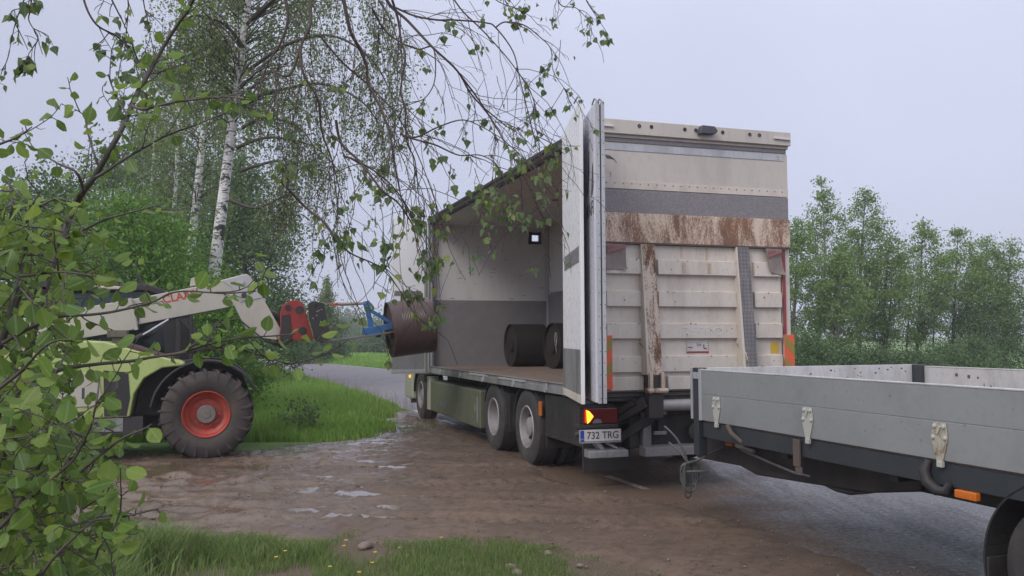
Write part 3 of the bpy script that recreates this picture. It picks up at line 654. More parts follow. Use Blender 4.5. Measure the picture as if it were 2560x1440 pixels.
# rear roof beam, buffers, camera, header panel
m = MB().box(-.0, WD+.01, -.10, .06, ZT-.11, ZT+.05).box(.0, WD, -.06, .05, ZT-.145, ZT-.11); rb = tb('rear_roof_beam', m, MAT['header'])
tb('beam_shadow_lip', MB().box(.0, WD-.02, -.045, .045, ZT-.195, ZT-.145), MAT['greyband'], rb)
for u_ in (.58, .73, 1.15, 1.29, 1.64, 2.0, 2.13):
    tb('beam_hole', MB().lathe([(0, .02), (-.006, .022), (-.006, .012), (.004, .012)], (u_, -.10, ZT-.01), 'y', 16), MAT['black'], rb, 0)
tb('reversing_camera', MB().prism([(1.30, ZT-.06), (1.33, ZT+.035), (1.49, ZT+.03), (1.53, ZT-.02), (1.50, ZT-.055)], -.19, -.10, 'xz'), MAT['graphic'], rb, .006)
for a_, b_ in ((.02, .26), (2.32, 2.545)): tb('marker_bracket', MB().bar((a_, -.115, ZT-.03), (b_, -.115, ZT-.035), .02, .026), MAT['liner'], rb, .004)
hp = tb('header_panel', MB().box(.04, WD-.02, -.035, .05, 3.335, ZT-.19), MAT['header'])
tb('header_trim', MB().box(.04, WD-.06, -.042, -.035, 3.765, 3.845), MAT['alu'], hp, .002)
tb('header_bottom_trim', MB().box(.04, WD-.02, -.044, -.035, 3.335, 3.42), MAT['cream'], hp, .002)
mb = MB()
for k in range(23): mb.lathe([(0, .007), (-.004, .005)], (.2+k*.103, -.044, 3.395), 'y', 10)
for a_, b_ in ((2.41, 3.78), (2.43, 3.78), (2.41, 3.81), (2.43, 3.81)): mb.lathe([(0, .005), (-.003, .004)], (a_, -.042, b_), 'y', 8)
tb('rivet_row', mb, MAT['black'], hp, 0)
mb = MB(); arc = [(.12+.0, 3.70), (.19, 3.705), (.24, 3.70), (.30, 3.66), (.33, 3.625)]
for i in range(len(arc)-1): mb.bar((arc[i][0], -.037, arc[i][1]), (arc[i+1][0], -.037, arc[i+1][1]), .003, .008, (0, 1, 0))
mb.prism([(.195, 3.698), (.25, 3.69), (.30, 3.655), (.25, 3.665), (.21, 3.665)], -.039, -.035, 'xz')
cc = [(.14+.022*math.cos(t), 3.585+.022*math.sin(t)) for t in np.linspace(2.6, -2.2, 9)]
for i in range(8): mb.bar((cc[i][0], -.037, cc[i][1]), (cc[i+1][0], -.037, cc[i+1][1]), .003, .006, (0, 1, 0))
mb.prism([(.13, 3.53), (.16, 3.53), (.155, 3.51), (.135, 3.515)], -.039, -.035, 'xz')
cc = [(.23+.03*math.cos(t), 3.49+.03*math.sin(t)) for t in np.linspace(1.0, -1.2, 6)]
for i in range(5): mb.bar((cc[i][0], -.037, cc[i][1]), (cc[i+1][0], -.037, cc[i+1][1]), .003, .005, (0, 1, 0))
tb('peeling_logo', mb, MAT['graphic'], hp, 0)
text('faded_lettering', 'O N I N M E N T S', .085, MAT['ghost'], hp, (1.0, -.0355, 3.51), (R(90), 0, 0), .0006)
# grey sill band under the header, rust band
tb('upper_lip', MB().box(.06, WD-.015, -.06, .05, 3.06, 3.325), MAT['greyband'])
rbn = tb('rust_band', MB().box(.06, WD-.015, -.085, .0, 2.73, 3.06), MAT['rust'])
tb('band_edge', MB().box(.05, WD-.01, -.092, .0, 2.715, 2.735), MAT['strap'], rbn, .002)
# tail lift platform
tl = tb('tail_lift_platform', MB().box(.13, WD-.13, -.045, .04, 1.08, 2.715), MAT['cream'])
bars = [(2.38, 2.545), (2.02, 2.195), (1.665, 1.835), (1.295, 1.47)]
def bars_at(x0, x1):
    for zb_, zt_ in bars:
        mb = MB(); mb.prism([(-.045, zt_+.012), (-.088, zt_), (-.093, zb_+.006), (-.085, zb_), (-.045, zb_)], x0, x1, 'yz'); tb('platform_rib', mb, MAT['cream'], tl, .004)
bars_at(.17, .585); bars_at(.80, 1.795); bars_at(2.04, 2.40)
tb('platform_foot', MB().box(.2, .60, -.1, -.045, 1.10, 1.25).box(.90, 1.80, -.1, -.045, 1.10, 1.25).box(2.1, 2.42, -.1, -.045, 1.10, 1.25), MAT['cream'], tl)
def post(u0, u1, dtop, dbot, mat_, name, zb=1.27):
    mb = MB(); mb.add([(u0, -.04, 2.715), (u1, -.04, 2.715), (u1, -dtop, 2.715), (u0, -dtop, 2.715), (u0, -.04, zb), (u1+.02, -.04, zb), (u1+.02, -dbot, zb), (u0, -dbot, zb)],
                      [(0, 1, 2, 3), (7, 6, 5, 4), (0, 4, 5, 1), (1, 5, 6, 2), (2, 6, 7, 3), (3, 7, 4, 0)])
    return tb(name, mb, mat_, tl, .006)
post(.585, .60, .10, .22, MAT['cream'], 'column_side'); post(.602, .755, .098, .215, MAT['rustpost'], 'ramp_column')
post(1.795, 1.81, .10, .22, MAT['cream'], 'column_side'); post(1.812, 1.965, .098, .215, MAT['checker'], 'ramp_column', 1.2)['label'] = 'ramp column faced with grey checker plate'
for u_ in (.57, 1.78):
    tb('release_cable', MB().tube([(u_-.02, -.10, 1.62), (u_+.02, -.14, 1.56), (u_+.05, -.20, 1.5), (u_+.055, -.235, 1.4), (u_+.06, -.24, 1.25)], .008, 6), MAT['rustpost'], tl, 0)
for (x0_, x1_, zb_, sk) in ((.15, .40, 2.43, 0.), (2.19, 2.40, 2.43, .05)):
    mb = MB(); N_ = 8; vs = []; fs = []
    for j in range(N_+1):
        for i in range(6):
            t = j/N_; s_ = i/5; z = 2.71-(2.71-zb_)*t; x = x0_+(x1_-x0_)*s_+sk*t*t*(1-.3*s_); y = -.098-.018*math.sin(s_*5+t*2)*t-.01*t-.02*(t > .9)*s_
            vs.append((x, y, z-(.03*t*s_ if sk else 0)))
    for j in range(N_):
        for i in range(5): a_ = j*6+i; fs.append((a_, a_+1, a_+7, a_+6))
    mb.add(vs, fs); mb.add([(x, y+.006, z) for x, y, z in vs], [f[::-1] for f in fs]); fo = tb('warning_flap', mb, MAT['flap'], tl, 0, smooth=True)
    mb = MB()
    for k in range(2):
        xs = x0_+.01+k*.0; z0_ = 2.60+k*.055
        w2 = (x1_-x0_)-.02
        mb.prism([(xs, z0_), (xs+w2, z0_+.07), (xs+w2, z0_+.10), (xs, z0_+.03)] if k == 0 else [(xs, z0_+.0), (xs+w2*.55, z0_+.045), (xs+w2*.35, z0_+.05), (xs, z0_+.03)], -.127, -.121, 'xz')
    tb('flap_stripe', mb, MAT['flapstripe'], fo, 0)
for u0_, u1_ in ((.112, .137), (2.445, 2.485)): tb('red_reflector_strip', MB().box(u0_, u1_, -.05, -.04, 1.71, 2.70), MAT['red'], truck, .002)
for u0_, u1_ in ((.125, .215), (2.405, 2.535)):
    hb_ = tb('hazard_board', MB().box(u0_, u1_, -.125, -.112, 1.115, 1.705), MAT['orange'], truck, .004)
    mb = MB(); w2 = u1_-u0_
    for k in range(2):
        z0_ = 1.20+k*.26
        if u0_ < 1: mb.prism([(u0_+.003, z0_), (u1_-.003, z0_+.13), (u1_-.003, z0_+.25), (u0_+.003, z0_+.13)], -.128, -.124, 'xz')
        else: mb.prism([(u0_+.003, z0_+.13), (u1_-.003, z0_), (u1_-.003, z0_+.12), (u0_+.003, z0_+.25)], -.128, -.124, 'xz')
    tb('hazard_stripe', mb, MAT['hzolive'], hb_, 0)
text('embossed_letters', 'ZEPRO', .13, MAT['liner'], tl, (1.35, -.0905, 1.745), (R(90), 0, 0), .003, 1.35)
st = tb('distance_sticker', MB().box(1.16, 1.445, -.048, -.045, 1.50, 1.64), MAT['plate'], tl, 0)
mb = MB().box(1.16, 1.445, -.0495, -.048, 1.50, 1.522)
for k in range(5): mb.box(1.16, 1.17, -.0495, -.048, 1.535+k*.022, 1.546+k*.022).box(1.435, 1.445, -.0495, -.048, 1.535+k*.022, 1.546+k*.022)
mb.box(1.18, 1.24, -.0495, -.048, 1.56, 1.572).box(1.38, 1.42, -.0495, -.048, 1.545, 1.56).box(1.375, 1.388, -.0495, -.048, 1.56, 1.60).box(1.18, 1.36, -.0495, -.048, 1.617, 1.619)
tb('sticker_print', mb, MAT['red'], st, 0)
text('sticker_text', '5m', .05, MAT['red'], st, (1.32, -.0495, 1.595), (R(90), 0, 0), .0008)
tb('yellow_sticker', MB().box(2.26, 2.37, -.048, -.045, 1.49, 1.62), MAT['yellow'], tl, 0)
mb = MB()
for k, (a_, l_, w_) in enumerate([(1.10, .35, .028), (1.42, .42, .035)]):
    mb.box(a_, a_+w_, -.0465, -.045, 2.71-l_*.38, 2.71)
    mb.box(a_+.0, a_+w_+.01, -.0955, -.0935, 2.40, 2.52)
tb('rust_streak', mb, MAT['rustline'], tl, 0)
mb = MB()
for k in range(60):
    zb_, zt_ = bars[rng.integers(4)]; u_ = rng.uniform(.2, 2.38); z_ = rng.choice([zt_-.01, rng.uniform(zb_+.02, zt_-.02)]); s_ = rng.uniform(.003, .009)
    if .57 < u_ < .8 or 1.78 < u_ < 2.05: continue
    mb.box(u_, u_+s_*1.3, -.0955, -.090, z_, z_+s_*rng.uniform(.8, 2.2))
tb('paint_chips', mb, MAT['strap'], tl, 0)
tb('rear_sill', MB().box(.10, WD-.02, -.07, .08, .985, 1.075).box(.1, WD-.02, -.09, .0, 1.03, 1.05), MAT['chassis'])
# chassis, axles
ch = tb('chassis_frame', MB().box(.82, .92, .0, 9.9, .62, .95).box(1.63, 1.73, .0, 9.9, .62, .95).box(.3, 2.3, .1, .2, .72, .98).box(.3, 2.3, 3.0, 3.1, .78, 1.0).box(.3, 2.3, 5.4, 5.5, .78, 1.0).box(.1, 2.45, .2, 8, .985, 1.035)
        .box(.92, 1.63, 2.9, 3.1, .5, .8), MAT['chassis'])
tb('air_tank', MB().tube([(1.27, 5.2, .72), (1.27, 8.4, .72)], .26, 16), MAT['chassis'], ch, 0)
tb('gap_fill_box', MB().box(.7, 1.9, 6.2, 8.3, .62, .97), MAT['chassis'], ch)  # added dark box that blocks the sky showing under the body
for w_ in (2.2, 3.78, 9.2): tb('axle', MB().tube([(.3, w_, .5), (2.25, w_, .5)], .08, 10), MAT['chassis'], ch, 0)
tb('battery_tank', MB().box(1.75, 2.4, 4.6, 7.5, .35, .9), MAT['chassis'], ch)
def wheel(parent, c, Rr, wd, rr, style, side=-1, tm='rubber', rm='rim', name='wheel'):
    wroot = empty(name, c, 0, parent)
    s = side; h = wd/2
    prof = [(s*h*.93, rr), (s*h, rr+.03), (s*h*1.02, rr+(Rr-rr)*.5), (s*h*.98, Rr-.045), (s*h*.86, Rr-.012), (s*h*.6, Rr), (s*h*.33, Rr), (s*h*.31, Rr-.012), (s*h*.25, Rr-.012), (s*h*.23, Rr), (-s*h*.23, Rr), (-s*h*.25, Rr-.012), (-s*h*.31, Rr-.012), (-s*h*.33, Rr), (-s*h*.8, Rr-.01), (-s*h, Rr-.06), (-s*h, rr), (-s*h*.9, rr-.01)]
    mb = MB().lathe(prof, (0, 0, 0), 'x', 56, closed=True); build('tyre', mb, MAT[tm], wroot, 0, True)
    o_ = s*h*.93
    if style == 'dish':
        prof = [(o_, rr), (o_+s*.012, rr-.012), (o_, rr-.03), (s*h*.3, rr-.045), (-s*h*.35, rr-.075), (-s*h*.55, rr*.55), (-s*h*.55, .12), (-s*h*.3, .115), (-s*h*.3, .0)]
    elif style == 'hub':
        prof = [(o_, rr), (o_+s*.012, rr-.012), (o_, rr-.03), (s*h*.25, rr-.05), (s*h*.2, rr*.62), (s*h*.35, rr*.5), (s*h*.38, .13), (s*h*.75, .12), (s*h*.8, .09), (s*h*.8, 0)]
    else:
        prof = [(o_, rr), (o_+s*.012, rr-.012), (o_, rr-.03), (s*h*.5, rr-.05), (s*h*.6, rr*.5), (s*h*.9, .12), (s*h*.9, 0)]
    mb = MB().lathe(prof, (0, 0, 0), 'x', 48, cap0=False); rim = build('rim', mb, MAT[rm], wroot, 0, True)
    mb = MB()
    if style == 'hub':
        for k in range(10):
            a_ = 2*math.pi*k/10; mb.lathe([(s*h*.34, .02), (s*h*.62, .017), (s*h*.64, 0)], (0, .155*math.cos(a_), .155*math.sin(a_)), 'x', 8)
            a_ += .31; mb.lathe([(s*h*.16, .027), (s*h*.26, .03), (s*h*.262, 0)], (0, rr*.72*math.cos(a_), rr*.72*math.sin(a_)), 'x', 10)
        build('lug_nuts', mb, MAT['black'], wroot, 0, True)
    return wroot
wheel(truck, (.165, 2.2, .505), .505, .31, .285, 'hub')
wheel(truck, (.50, 2.2, .505), .505, .28, .285, 'dish')
wheel(truck, (.205, 3.78, .505), .505, .36, .285, 'dish')
wheel(truck, (.23, 9.2, .505), .505, .31, .285, 'hub')
for w_ in (2.2, 3.78, 9.2): wheel(truck, (2.33, w_, .505), .505, .33, .285, 'dish', 1)
# mudguards
def arcguard(name, c, r, u0, u1, a0, a1, m, parent=truck, t=.02):
    vs = []; n_ = 18
    for i in range(n_+1):
        a_ = a0+(a1-a0)*i/n_; 
        for rr_ in (r, r+t):
            for u_ in (u0, u1): vs.append((u_, c[0]+rr_*math.cos(a_), c[1]+rr_*math.sin(a_)))
    fs = []
    for i in range(n_):
        b_ = i*4; fs += [(b_, b_+1, b_+5, b_+4), (b_+2, b_+6, b_+7, b_+3), (b_, b_+4, b_+6, b_+2), (b_+1, b_+3, b_+7, b_+5)]
    fs += [(0, 2, 3, 1), (n_*4, n_*4+1, n_*4+3, n_*4+2)]
    return tb(name, MB().add(vs, fs), m, parent, 0)
arcguard('mudguard', (2.2, .505), .57, .02, .62, R(-5), R(185), MAT['chassis'])
arcguard('mudguard', (3.78, .505), .57, .05, .5, R(20), R(185), MAT['chassis'])
arcguard('mudguard', (9.2, .505), .57, .05, .45, R(5), R(150), MAT['black'])
tb('mud_flap', MB().box(.04, .62, 1.50, 1.53, .30, 1.0), MAT['black']); tb('mud_flap', MB().box(.04, .6, 3.02, 3.04, .35, .9), MAT['black'])
gp = tb('rear_side_guard', MB().box(.02, .06, .30, 1.48, .5, .985).box(.015, .075, .28, 1.5, .46, .50), MAT['black'])
tb('rear_mud_flap', MB().box(.02, .60, .26, .29, .18, .80), MAT['black'])
tb('side_marker', MB().box(-.005, .018, 1.58, 1.66, .70, .88), MAT['amber'], gp, .004)
tb('frame_bracket', MB().box(.03, .10, .12, .2, .80, .99).box(.05, .12, .9, .98, .95, 1.0), MAT['alud'])
# olive side boxes with door
sb = tb('side_locker', MB().box(.03, .62, 5.97, 8.05, .27, .86), MAT['olive'], bevel=.03)
tb('locker_logo', MB().box(.024, .03, 6.75, 7.2, .43, .5), paint('locker print', (.13, .14, .17), (.2, .2, .14), .5, .5), sb, 0)
sb2 = tb('side_locker', MB().box(.03, .62, 4.52, 5.94, .25, .86), MAT['olive'], bevel=.03)
tb('locker_latch', MB().box(.015, .03, 4.75, 4.78, .5, .62).box(.02, .03, 4.62, 4.68, .34, .75), MAT['alud'], sb2)
tb('locker_post', MB().box(.01, .2, 8.05, 8.28, .28, .93), MAT['olive2'], bevel=.012)
# cab
cp_ = [(8.35, .45), (10.6, .45), (10.75, .9), (10.72, 1.7), (10.35, 2.9), (10.0, 3.35), (8.5, 3.45), (8.35, 3.2)]
m = MB(); m.prism([(8.35, .95), (10.74, .95), (10.72, 1.7), (10.35, 2.9), (10.0, 3.35), (8.5, 3.45), (8.35, 3.2)], .06, 2.49, 'yz'); cb = tb('cab', m, MAT['olive2'], bevel=.04)
tb('cab_corner', MB().box(.02, .42, 9.80, 10.6, .38, 1.0), MAT['olive2'], cb, .04)
tb('side_window', MB().prism([(9.1, 1.9), (10.35, 1.9), (10.15, 2.7), (9.1, 2.7)], .05, .06, 'yz'), MAT['glass'], cb, 0)
tb('windscreen', MB().box(.3, 2.25, 10.5, 10.56, 1.9, 2.6), MAT['glass'], cb, 0)
tb('side_indicator', MB().lathe([(0, .035), (-.03, .028), (-.035, 0)], (.02, 9.98, .86), 'x', 14), MAT['amberlit2'], cb, 0)
tb('bumper_step', MB().box(.02, .3, 9.86, 9.95, .30, .40), MAT['black'], cb)
# tail lights, plate, lift arms, bumper
tlm = tb('tail_light', MB().box(-.10, .30, -.06, .02, .745, .915), MAT['lens'], bevel=.012)
tb('indicator_lens', MB().prism([(-.072, .90), (-.035, .885), (.012, .83), (-.03, .775), (-.062, .752)], -.066, -.06, 'xz'), MAT['amberlit'], tlm, 0)
tb('indicator_rim', MB().box(-.088, -.073, -.0645, -.06, .765, .90), MAT['redlit'], tlm, 0)
mb = MB().prism([(.0, .755), (.11, .755), (.10, .79), (.06, .805), (.02, .79)], -.064, -.06, 'xz'); tb('reversing_lens', mb, paint('clear lens', (.22, .2, .24), (.1, .08, .08), .4, .15), tlm, 0)
tb('light_bracket', MB().box(-.17, .30, -.07, .1, .70, .742).box(-.12, .3, .02, .12, .68, .95), MAT['chassis'])
tb('tail_light', MB().box(2.2, 2.6, -.06, .02, .745, .915), MAT['lens'], bevel=.012)
pl = tb('licence_plate', MB().box(-.155, .325, -.085, -.078, .565, .685), MAT['plate'], bevel=.002)
tb('plate_band', MB().box(-.153, -.108, -.087, -.085, .567, .683), MAT['blueeu'], pl, 0)
text('plate_letters', '732 TRG', .108, MAT['ink'], pl, (.11, -.0862, .624), (R(90), 0, 0), .001, .94, .001)
text('plate_country', 'EST', .022, MAT['plate'], pl, (-.13, -.0875, .588), (R(90), 0, 0), .0006)
tb('plate_holder', MB().box(-.16, .33, -.078, -.06, .55, .69).box(-.15, .33, -.095, -.06, .545, .555), MAT['alud'], pl)
tb('bumper_bar', MB().prism([(-.12, .385), (-.115, .46), (.04, .475), (.04, .385)], -.06, .40, 'yz'), MAT['alud'], bevel=.008)
tb('bumper_bar', MB().prism([(-.12, .375), (-.115, .47), (.04, .485), (.04, .375)], .60, 1.95, 'yz'), MAT['greyband'], bevel=.008)
tb('bumper_bracket', MB().bar((.03, -.05, .56), (.12, -.02, .46), .08, .05), MAT['alud']); tb('bumper_bracket', MB().bar((.16, -.05, .54), (.30, -.05, .47), .03, .025), MAT['alud']); tb('bumper_bracket', MB().box(.62, .72, -.03, .05, .46, .85), MAT['alud']); tb('bumper_bracket', MB().box(.75, .9, -.05, .0, .60, .64), MAT['alud'])
la = tb('lift_arm', MB().bar((.60, -.16, .98), (.05, .45, .55), .09, .13), MAT['chassis'], bevel=.01); tb('lift_arm', MB().bar((.80, -.18, .88), (.30, .35, .42), .1, .10), MAT['chassis'], bevel=.01); tb('arm_post', MB().box(.60, .78, -.22, -.10, .80, 1.27), MAT['chassis'], bevel=.01); tb('lift_arm', MB().bar((2.0, -.16, 1.0), (2.0, .6, .55), .1, .12), MAT['chassis'], bevel=.01)
tb('lift_cylinder', MB().tube([(.50, -.10, .98), (.28, .12, .80)], .045, 12).tube([(.28, .12, .80), (.0, .4, .58)], .03, 10), MAT['black'], la, 0)
tb('arm_hinge', MB().tube([(.56, -.23, 1.10), (.82, -.23, 1.10)], .03, 10).box(.60, .64, -.25, -.2, 1.1, 1.30).box(.74, .78, -.25, -.2, 1.1, 1.30), MAT['rustpost'], la, .004)
tb('cross_tube', MB().tube([(.78, -.13, .93), (2.3, -.13, .93)], .065, 20), MAT['rim'], la, 0, smooth=True)
tb('rear_crossmember', MB().box(.5, 2.2, .06, .25, .45, .80), MAT['black'])
tb('coupling', MB().lathe([(0, .08), (-.1, .1), (-.12, .03)], (1.28, .06, .62), 'y', 16), MAT['chassis'], bevel=0)

# ================================================================== ROLLS
def roll(name, loc, axis_z, tilt, rad, ln_, label, group, ribs=True, mat_='spool'):
    o = empty(name, loc); o.rotation_euler = (0, -tilt, axis_z)
    prof = []; h = ln_/2; n_ = 280
    prof.append((-h, rad*.33)); prof.append((-h+.04, rad*.34)); prof.append((-h+.05, rad*.94)); prof.append((-h, rad*.965)); prof.append((-h+.004, rad*.995))
    for i in range(n_+1):
        t = i/n_; x = -h+.012+(ln_-.024)*t
        r_ = rad
        if ribs and .22 < t < .82: r_ = rad-.0045*(0.5+.5*math.sin(2*math.pi*(t-.22)/.6*15))-.002
        else: r_ = rad-.002*vnoise(np.array(t*30.), np.array(3.), 3)
        prof.append((x, float(r_)))
    prof += [(h-.004, rad*.995), (h, rad*.965), (h-.05, rad*.94), (h-.04, rad*.34), (h, rad*.33)]
    b = build('roll_body', MB().lathe(prof, (0, 0, 0), 'x', 80), MAT[mat_], o, 0, True)
    build('roll_core', MB().lathe([(-h-.002, rad*.33), (-h-.006, rad*.24), (-h+.05, rad*.22), (-h+.06, 0)], (0, 0, 0), 'x', 40), MAT[mat_], o, 0, True)
    tag(o, label, 'roll', group); return o
FORKT = R(7)
pr = T(-.92, 5.35, 1.86)
roll('ribbed_roll', tuple(pr), YAW, FORKT, .455, .70, 'reddish brown ribbed roll carried on the blue frame in front of the open truck', None)
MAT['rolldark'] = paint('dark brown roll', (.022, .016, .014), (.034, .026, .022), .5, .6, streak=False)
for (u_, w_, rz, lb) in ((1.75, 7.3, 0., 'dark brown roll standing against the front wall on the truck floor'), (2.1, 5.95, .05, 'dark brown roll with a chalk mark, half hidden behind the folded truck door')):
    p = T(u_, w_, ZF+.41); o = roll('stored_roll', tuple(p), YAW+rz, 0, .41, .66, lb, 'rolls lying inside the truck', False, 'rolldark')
    if 'chalk' in lb:
        mb = MB(); pts = [(.05*math.cos(t)*(1+.2*math.sin(3*t)), .12*math.sin(t)) for t in np.linspace(0, 6.28, 16)]
        # scribble on the left end face
        for i in range(15): mb.bar((-.338, pts[i][0]-.2, pts[i][1]+.12), (-.338, pts[i+1][0]-.2, pts[i+1][1]+.12), .006, .004)
        mb.bar((-.338, -.2, .0), (-.338, -.22, -.12), .006, .004); mb.bar((-.338, -.18, .22), (-.338, -.24, .02), .006, .004)
        build('chalk_mark', mb, MAT['plate'], o)
# ================================================================== TELEHANDLER  (u forward, w to its left, z up; same frame as the truck)
TU, TW = -5.5, 5.3
tele = empty('telehandler', tuple(T(TU, TW, -.02)), YAW)
tag(tele, 'green and beige telehandler with red wheel rims, boom reaching towards the truck', 'telehandler')
def sh(mb): mb.v = [(x-TU, y-TW, z) for x, y, z in mb.v]; return mb
def hb(name, mb, m, p=tele, bevel=.01, **k): return build(name, sh(mb), m, p, bevel, **k)
def twheel(u, w, side):
    root = empty('wheel', (u-TU, w-TW, .645), 0, tele); Rr, wd, rr = .645, .42, .33; s = side; h = wd/2
    prof = [(s*h*.85, rr), (s*h*.97, rr+.04), (s*h*1.03, rr+.13), (s*h*.97, Rr-.09), (s*h*.80, Rr-.04), (s*h*.5, Rr-.045), (-s*h*.5, Rr-.045), (-s*h*.8, Rr-.04), (-s*h, Rr-.1), (-s*h, rr), (-s*h*.9, rr-.01)]
    mb = MB().lathe(prof, (0, 0, 0), 'y', 60, closed=True); build('tyre', mb, MAT['mudrubber'], root, 0, True)
    mb = MB()
    for k in range(22):                                    # chevron lugs wrapping onto the shoulder
        for sd_ in (-1, 1):
            a0 = 2*math.pi*(k+(.5 if sd_ > 0 else 0))/22; vs = []
            for (yy, r0, r1, da) in ((sd_*.02, Rr-.04, Rr, 0), (sd_*h*.72, Rr-.05, Rr-.004, .09), (sd_*h*1.0, Rr-.12, Rr-.055, .12), (sd_*h*1.05, Rr-.19, Rr-.17, .13)):
                for r_, dw in ((r0, -.034), (r0, .034), (r1, .024), (r1, -.024)):
                    a_ = a0+da+dw*1.15; vs.append((-r_*math.cos(a_), yy, r_*math.sin(a_)))
            fs = [(0, 1, 2, 3), (15, 14, 13, 12)]
            for q in range(3):
                for e in range(4): fs.append((q*4+e, q*4+(e+1) % 4, q*4+4+(e+1) % 4, q*4+4+e))
            mb.add(vs, fs)
    build('tread_lugs', mb, MAT['mudrubber'], root, .006)
    prof = [(s*h*.85, rr), (s*h*.92, rr-.012), (s*h*.85, rr-.03), (s*h*.55, rr-.05), (s*h*.45, .24), (s*h*.30, .21), (s*h*.30, .14), (s*h*.5, .0)]
    build('rim', MB().lathe(prof, (0, 0, 0), 'y', 56, cap0=False), MAT['rimred'], root, 0, True)
    mb = MB().lathe([(s*h*.3, .128), (s*h*.66, .128), (s*h*.70, .118), (s*h*.70, .06), (s*h*.73, .055), (s*h*.73, 0)], (0, 0, 0), 'y', 40)
    hub = build('hub', mb, MAT['hubmud'], root, 0, True)
    mb = MB()
    for k in range(10):
        a_ = 2*math.pi*k/10; mb.lathe([(s*h*.5, .014), (s*h*.62, .012), (s*h*.63, 0)], (.165*math.cos(a_), 0, .165*math.sin(a_)), 'y', 8)
    build('wheel_bolts', mb, MAT['rimred'], root, 0)
twheel(-4.03, 4.40, -1); twheel(-4.03, 6.2, 1); twheel(-6.85, 4.40, -1); twheel(-6.85, 6.2, 1)
hb('chassis', MB().box(-7.5, -3.5, 4.85, 5.75, .42, .95).box(-4.15, -3.9, 4.5, 6.1, .5, .8).box(-6.97, -6.73, 4.5, 6.1, .5, .8).box(-6.2, -4.85, 4.25, 4.9, .40, .64).box(-7.9, -7.4, 4.5, 6.1, .5, 1.2), MAT['chassis'])
# engine hood on the near side
prof = [(-6.65, .70), (-6.75, 1.2), (-6.5, 1.62), (-6.05, 1.71), (-5.35, 1.67), (-4.95, 1.54), (-4.34, 1.38), (-4.33, 1.33), (-4.62, 1.30), (-4.85, 1.16), (-4.97, .95), (-5.02, .64), (-6.2, .62)]
hood = hb('engine_hood', MB().prism(prof, 4.22, 4.95, 'xz'), MAT['lime'], bevel=.045)
hb('side_panel', MB().prism([(-6.1, .78), (-6.12, 1.25), (-5.42, 1.25), (-5.36, .80)], 4.205, 4.22, 'xz'), MAT['beige'], hood, .008)
hb('side_grille', MB().prism([(-5.34, .66), (-5.36, 1.28), (-5.05, 1.25), (-5.02, .9), (-5.06, .66)], 4.212, 4.22, 'xz'), MAT['black'], hood, .006)
hb('panel_print', MB().box(-6.05, -5.95, 4.2035, 4.205, 1.05, 1.18).box(-5.62, -5.585, 4.2035, 4.205, .9, 1.05), MAT['graphic'], hood, 0)
mb = MB()
for k in range(4): mb.bar((-5.75+k*.1, 4.5, 1.70-k*.003), (-5.70+k*.1, 4.24, 1.66), .02, .012)
hb('hood_slots', mb, MAT['black'], hood, 0)
hb('top_intake', MB().prism([(-5.18, 1.56), (-5.12, 1.66), (-4.95, 1.61), (-4.48, 1.44), (-4.52, 1.40)], 4.30, 4.90, 'xz'), paint('intake dark', (.09, .05, .045), (.05, .04, .04), .5, .5), hood, .02)
hb('exhaust_box', MB().box(-5.36, -5.10, 4.5, 4.75, 1.73, 1.83).box(-5.30, -5.16, 4.55, 4.7, 1.60, 1.73), paint('exhaust', (.14, .12, .10), (.07, .05, .04), .6, .6), tele)
hb('side_skirt', MB().box(-6.3, -5.1, 4.24, 4.3, .44, .63), MAT['alud'], tele)
# fenders
def tarc(c, r, w0, w1, a0, a1, t=.03):
    vs = []; n_ = 20
    for i in range(n_+1):
        a_ = a0+(a1-a0)*i/n_
        for r_ in (r, r+t):
            for y in (w0, w1): vs.append((c[0]+r_*math.cos(a_), y, c[1]+r_*math.sin(a_)))
    fs = []
    for i in range(n_): b_ = i*4; fs += [(b_, b_+1, b_+5, b_+4), (b_+2, b_+6, b_+7, b_+3), (b_, b_+4, b_+6, b_+2), (b_+1, b_+3, b_+7, b_+5)]
    fs += [(0, 2, 3, 1), (n_*4, n_*4+1, n_*4+3, n_*4+2)]
    return MB().add(vs, fs)
for u_, w_ in ((-4.03, 4.22), (-4.03, 5.98), (-6.85, 4.22), (-6.85, 5.98)): hb('fender', tarc((u_, .66), .72, w_, w_+.42, R(22), R(172)), MAT['black'], tele, .008)
hb('wheel_arch', MB().prism([(-5.0, .62), (-4.95, 1.0), (-4.82, 1.22), (-4.6, 1.36), (-4.2, 1.42), (-3.8, 1.35), (-3.55, 1.2), (-3.45, .95), (-3.6, .6)], 4.66, 4.85, 'xz'), MAT['chassis'])
# cab on the far side
cabp = [(-6.35, .9), (-6.4, 1.7), (-6.15, 2.45), (-4.95, 2.5), (-4.55, 2.3), (-4.25, 1.75), (-4.2, .9)]
cab = hb('cab', MB().prism([(-6.35, .9), (-6.4, 1.45), (-4.25, 1.45), (-4.2, .9)], 5.72, 6.5, 'xz'), MAT['lime'], bevel=.03)
hb('cab_glass', MB().prism([(-6.34, 1.45), (-6.1, 2.40), (-4.97, 2.45), (-4.6, 2.22), (-4.3, 1.45)], 5.75, 6.47, 'xz'), MAT['glass'], cab, .02)
mb = MB()
for w_ in (5.74, 6.48):
    for a_, b_ in (((-6.37, 1.45), (-6.12, 2.45)), ((-4.27, 1.45), (-4.56, 2.25)), ((-4.56, 2.25), (-4.95, 2.47)), ((-5.35, 1.45), (-5.35, 2.47)), ((-6.37, 1.45), (-4.27, 1.45))):
        mb.bar((a_[0], w_, a_[1]), (b_[0], w_, b_[1]), .06, .07)
hb('cab_pillars', mb, MAT['black'], cab)
